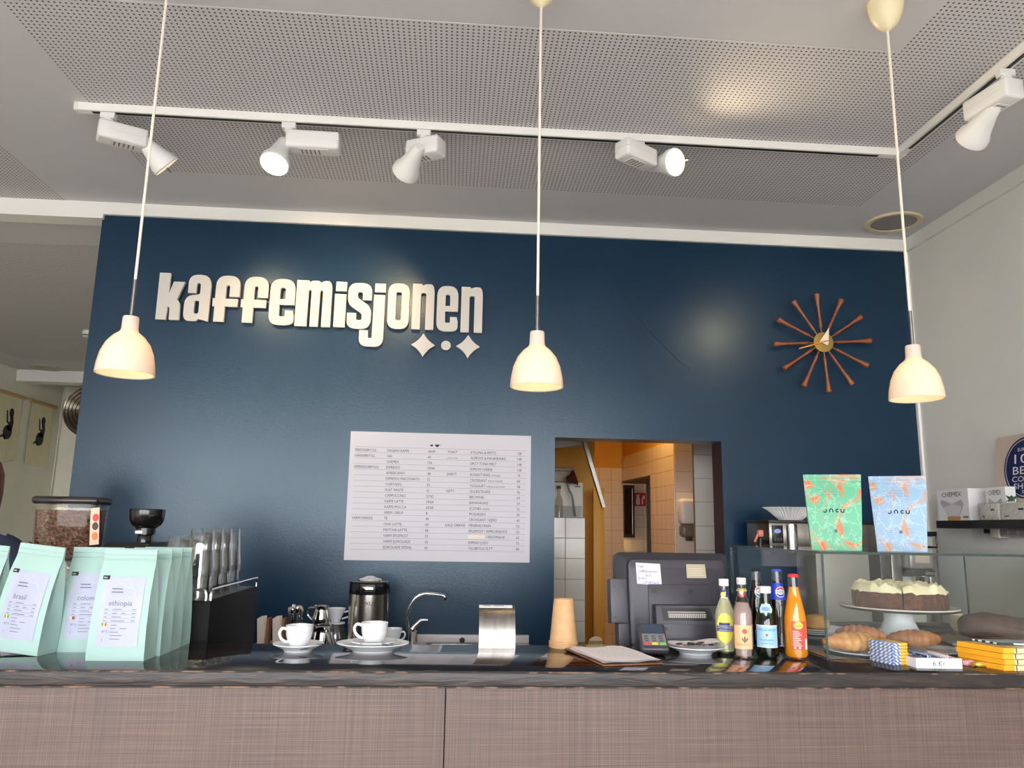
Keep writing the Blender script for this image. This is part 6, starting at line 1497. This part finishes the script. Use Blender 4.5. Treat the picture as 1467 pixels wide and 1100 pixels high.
# award board
ya = onX(1423, 742, SX+.09).y; wA, hA = .40, .395
t = thing('award_board', 'beige award board with a navy coffee shop roundel leaning on the wall shelf', 'award', (SX+.10, ya, SZ))
R = Matrix.Rotation(math.radians(6), 4, 'Y')
F = R @ frame((0, 0, 0), (0, -1, 0), (0, 0, 1))
b = new(); prism(b, [rp([(0, 0), (wA, 0), (wA, hA, .02), (0, hA, .02)])], -.012, F); bd = obj('board', b, mat('award_beige', (198, 180, 166), .5), t, smooth=0)
f1, f2_, f3 = planar(F, .0006), planar(F, .0012), planar(F, .0018); cx, cy, RR = wA*.5, hA*.60, .142
b = new(); patch(b, circ(cx, cy, RR, 48), f1); ro = obj('roundel', b, mat('roundel_navy', (32, 38, 86), .4), bd, smooth=0)
b = new(); n = 48
A_ = circ(cx, cy, RR*.93, n); B_ = circ(cx, cy, RR*.91, n); VA = [b.verts.new(f2_(*p)) for p in A_]; VB = [b.verts.new(f2_(*p)) for p in B_]
for i in range(n): j = (i+1) % n; b.faces.new((VA[i], VA[j], VB[j], VB[i]))
for s, y, h, w in (("EUROPE'S", .078, .022, .10), ('100', .022, .062, .145), ('BEST', -.028, .052, .165), ('COFFEE', -.062, .036, .175), ('SHOPS', -.096, .038, .155), ('2026', -.114, .018, .05)): text(b, s, cx, cy+y, h, f3, 'c', width=w)
obj('roundel_lettering', b, mat('print_white', (226, 224, 228), .5), ro, smooth=0)
b = new(); patch(b, [(wA*.40, .035), (wA*.40, .075), (wA*.43, .065), (wA*.455, .08), (wA*.48, .065), (wA*.50, .075), (wA*.50, .035), (wA*.47, .05), (wA*.43, .05)], f1); obj('red_emblem', b, mat('emblem_red', (176, 44, 48), .5), bd, smooth=0)
b = new(); text(b, 'AWARD', wA*.45, .020, .012, f1, 'c', width=.05); text(b, 'LA', wA*.22, .024, .03, f1, 'c', width=.04); obj('small_lettering', b, mat('print_dark', (70, 66, 62), .5), bd, smooth=0)

# ================================================================== person behind the bar
def person():
    x, y = -1.975, 3.36
    t = thing('person', 'person in a dark navy jacket with shoulder length brown hair behind the espresso machine', 'person', (x, y, 0), math.radians(4))
    me = bpy.data.meshes.new('body'); V, Ed, Rd = [], [], []
    def j(p, r, par=None):
        V.append(p); Rd.append(r)
        if par is not None: Ed.append((par, len(V)-1))
        return len(V)-1
    pel = j((0, 0, .95), (.16, .11)); wa = j((0, 0, 1.10), (.14, .10), pel); chs = j((0, 0, 1.28), (.165, .115), wa); up = j((0, 0, 1.40), (.12, .09), chs)
    nk = j((0, .0, 1.47), (.055, .055), up); hb = j((0, -.01, 1.54), (.06, .065), nk); hm = j((0, -.015, 1.61), (.078, .092), hb); ht = j((0, -.01, 1.69), (.066, .08), hm)
    for s in (-1, 1):
        sh = j((s*.195, 0, 1.385), (.068, .064), up); el = j((s*.27, -.02, 1.12), (.045, .045), sh); wr_ = j((s*.20, -.22, 1.02), (.03, .028), el); hd = j((s*.17, -.30, 1.01), (.038, .018), wr_)
        for k in range(4):
            f1_ = j((s*.17+(k-1.5)*.018, -.355, 1.005), (.009, .009), hd); j((s*.17+(k-1.5)*.018, -.385+.004*abs(k-1.5), .985), (.008, .008), f1_)
        th = j((s*.17-s*.045, -.31, 1.0), (.010, .010), hd); j((s*.17-s*.055, -.345, .99), (.009, .009), th)
        hp_ = j((s*.09, 0, .88), (.095, .095), pel); kn_ = j((s*.10, -.01, .50), (.06, .065), hp_); an = j((s*.10, .01, .10), (.04, .042), kn_); j((s*.11, -.12, .04), (.04, .03), an)
    me.from_pydata([Vector(v) for v in V], Ed, [])
    o = bpy.data.objects.new('body', me); COL.objects.link(o); o.parent = t
    md = o.modifiers.new('skin', 'SKIN'); md.use_smooth_shade = True
    for i, r in enumerate(Rd): me.skin_vertices[0].data[i].radius = r
    me.skin_vertices[0].data[0].use_root = True
    sb = o.modifiers.new('sub', 'SUBSURF'); sb.levels = 2; sb.render_levels = 2
    dg = bpy.context.evaluated_depsgraph_get(); me2 = bpy.data.meshes.new_from_object(o.evaluated_get(dg)); o.modifiers.clear(); o.data = me2
    skin = mat('skin', (206, 158, 132), .5, Subsurface_Weight=.1); me2.materials.clear()
    for m in (skin, mat('trousers_black', (30, 30, 34), .8)): me2.materials.append(m)
    for p in me2.polygons:
        p.use_smooth = True; c = p.center; p.material_index = 1 if c.z < .98 and abs(c.y) < .16 else 0
    # jacket: shell over torso and arms
    bm = new(); bm.from_mesh(me2)
    dele = [f for f in bm.faces if not (.90 < f.calc_center_median().z < 1.445 and f.calc_center_median().y > -.235 and not (f.calc_center_median().y < -.05 and abs(f.calc_center_median().x) < .045 and f.calc_center_median().z > 1.2))]
    bmesh.ops.delete(bm, geom=dele, context='FACES')
    for v in bm.verts: v.co += v.normal*.014
    jk = obj('jacket', bm, noisy('navy_jacket', (30, 38, 58), (40, 50, 72), 12, .8, bump=.2), t, smooth=60)
    b = new(); tube(b, smoothpath([(-.05, -.10, 1.30), (-.075, -.075, 1.40), (-.07, .03, 1.455), (0, .07, 1.465), (.07, .03, 1.455), (.075, -.075, 1.40), (.05, -.10, 1.30)], 5), .018, 10); obj('collar', b, MATS['navy_jacket'], jk)
    b = new()
    for k in range(3): lathe(b, [(0, 0), (.008, 0), (.007, .004), (0, .005)], 14, mtx=Matrix.Translation((.075, -.128+.006*k, 1.36-.09*k)) @ Matrix.Rotation(PI/2, 4, 'X'), cap0=False, cap1=False)
    obj('snap_buttons', b, M_DGREY2, jk)
    bm = new(); bm.from_mesh(me2)
    dele = [f for f in bm.faces if not (.95 < f.calc_center_median().z < 1.43 and f.calc_center_median().y < -.02 and abs(f.calc_center_median().x) < .07)]
    bmesh.ops.delete(bm, geom=dele, context='FACES')
    for v in bm.verts: v.co += v.normal*.006
    obj('black_top', bm, mat('top_black', (22, 22, 24), .8), t, smooth=60)
    # hair
    b = new(); rings = []
    for i, (z, rx, ry) in enumerate(((1.785, .02, .02), (1.778, .06, .07), (1.75, .095, .108), (1.70, .112, .124), (1.62, .116, .124), (1.55, .112, .115), (1.48, .105, .10), (1.44, .085, .085))):
        ring = []
        for k in range(28):
            a = 2*PI*k/28; yy = math.sin(a)*ry+.012; xx = math.cos(a)*rx
            if z < 1.72 and yy < -.035: yy = -.035+(.03 if abs(xx) < .06 else 0)
            ring.append(b.verts.new((xx*(1+.02*math.sin(k*3)), yy, z)))
        rings.append(ring)
    for a, c in zip(rings, rings[1:]):
        for k in range(28): q = (k+1) % 28; b.faces.new((a[k], a[q], c[q], c[k]))
    b.faces.new(rings[0]); bmesh.ops.recalc_face_normals(b, faces=b.faces)
    obj('hair', b, noisy('brown_hair', (78, 46, 28), (122, 78, 50), 60, .45, (1, 1, .06)), t, smooth=60)
    b = new(); tube(b, smoothpath([(0, -.103, 1.655), (0, -.118, 1.62), (0, -.122, 1.605), (0, -.105, 1.598)], 4), [.008]*5+[.011]*5+[.013, .012, .009], 10); obj('nose', b, skin, t)
    for s in (-1, 1):
        b = new(); lathe(b, [(0, -.010), (.008, -.006), (.0105, 0), (.008, .006), (0, .010)], 14, (s*.032, -.094, 1.648), cap0=False, cap1=False); e = obj('eye', b, M_PORC, t)
        b = new(); lathe(b, [(0, 0), (.005, 0), (.004, .002), (0, .002)], 12, mtx=Matrix.Translation((s*.032, -.1035, 1.648)) @ Matrix.Rotation(PI/2, 4, 'X'), cap0=False, cap1=False); obj('iris', b, mat('iris_brown', (60, 40, 28), .2), e)
    b = new(); tube(b, smoothpath([(-.024, -.098, 1.562), (0, -.106, 1.564), (.024, -.098, 1.562)], 4), [.002]+[.005]*7+[.002], 8); obj('mouth', b, mat('lips', (176, 98, 92), .4), t)
person()
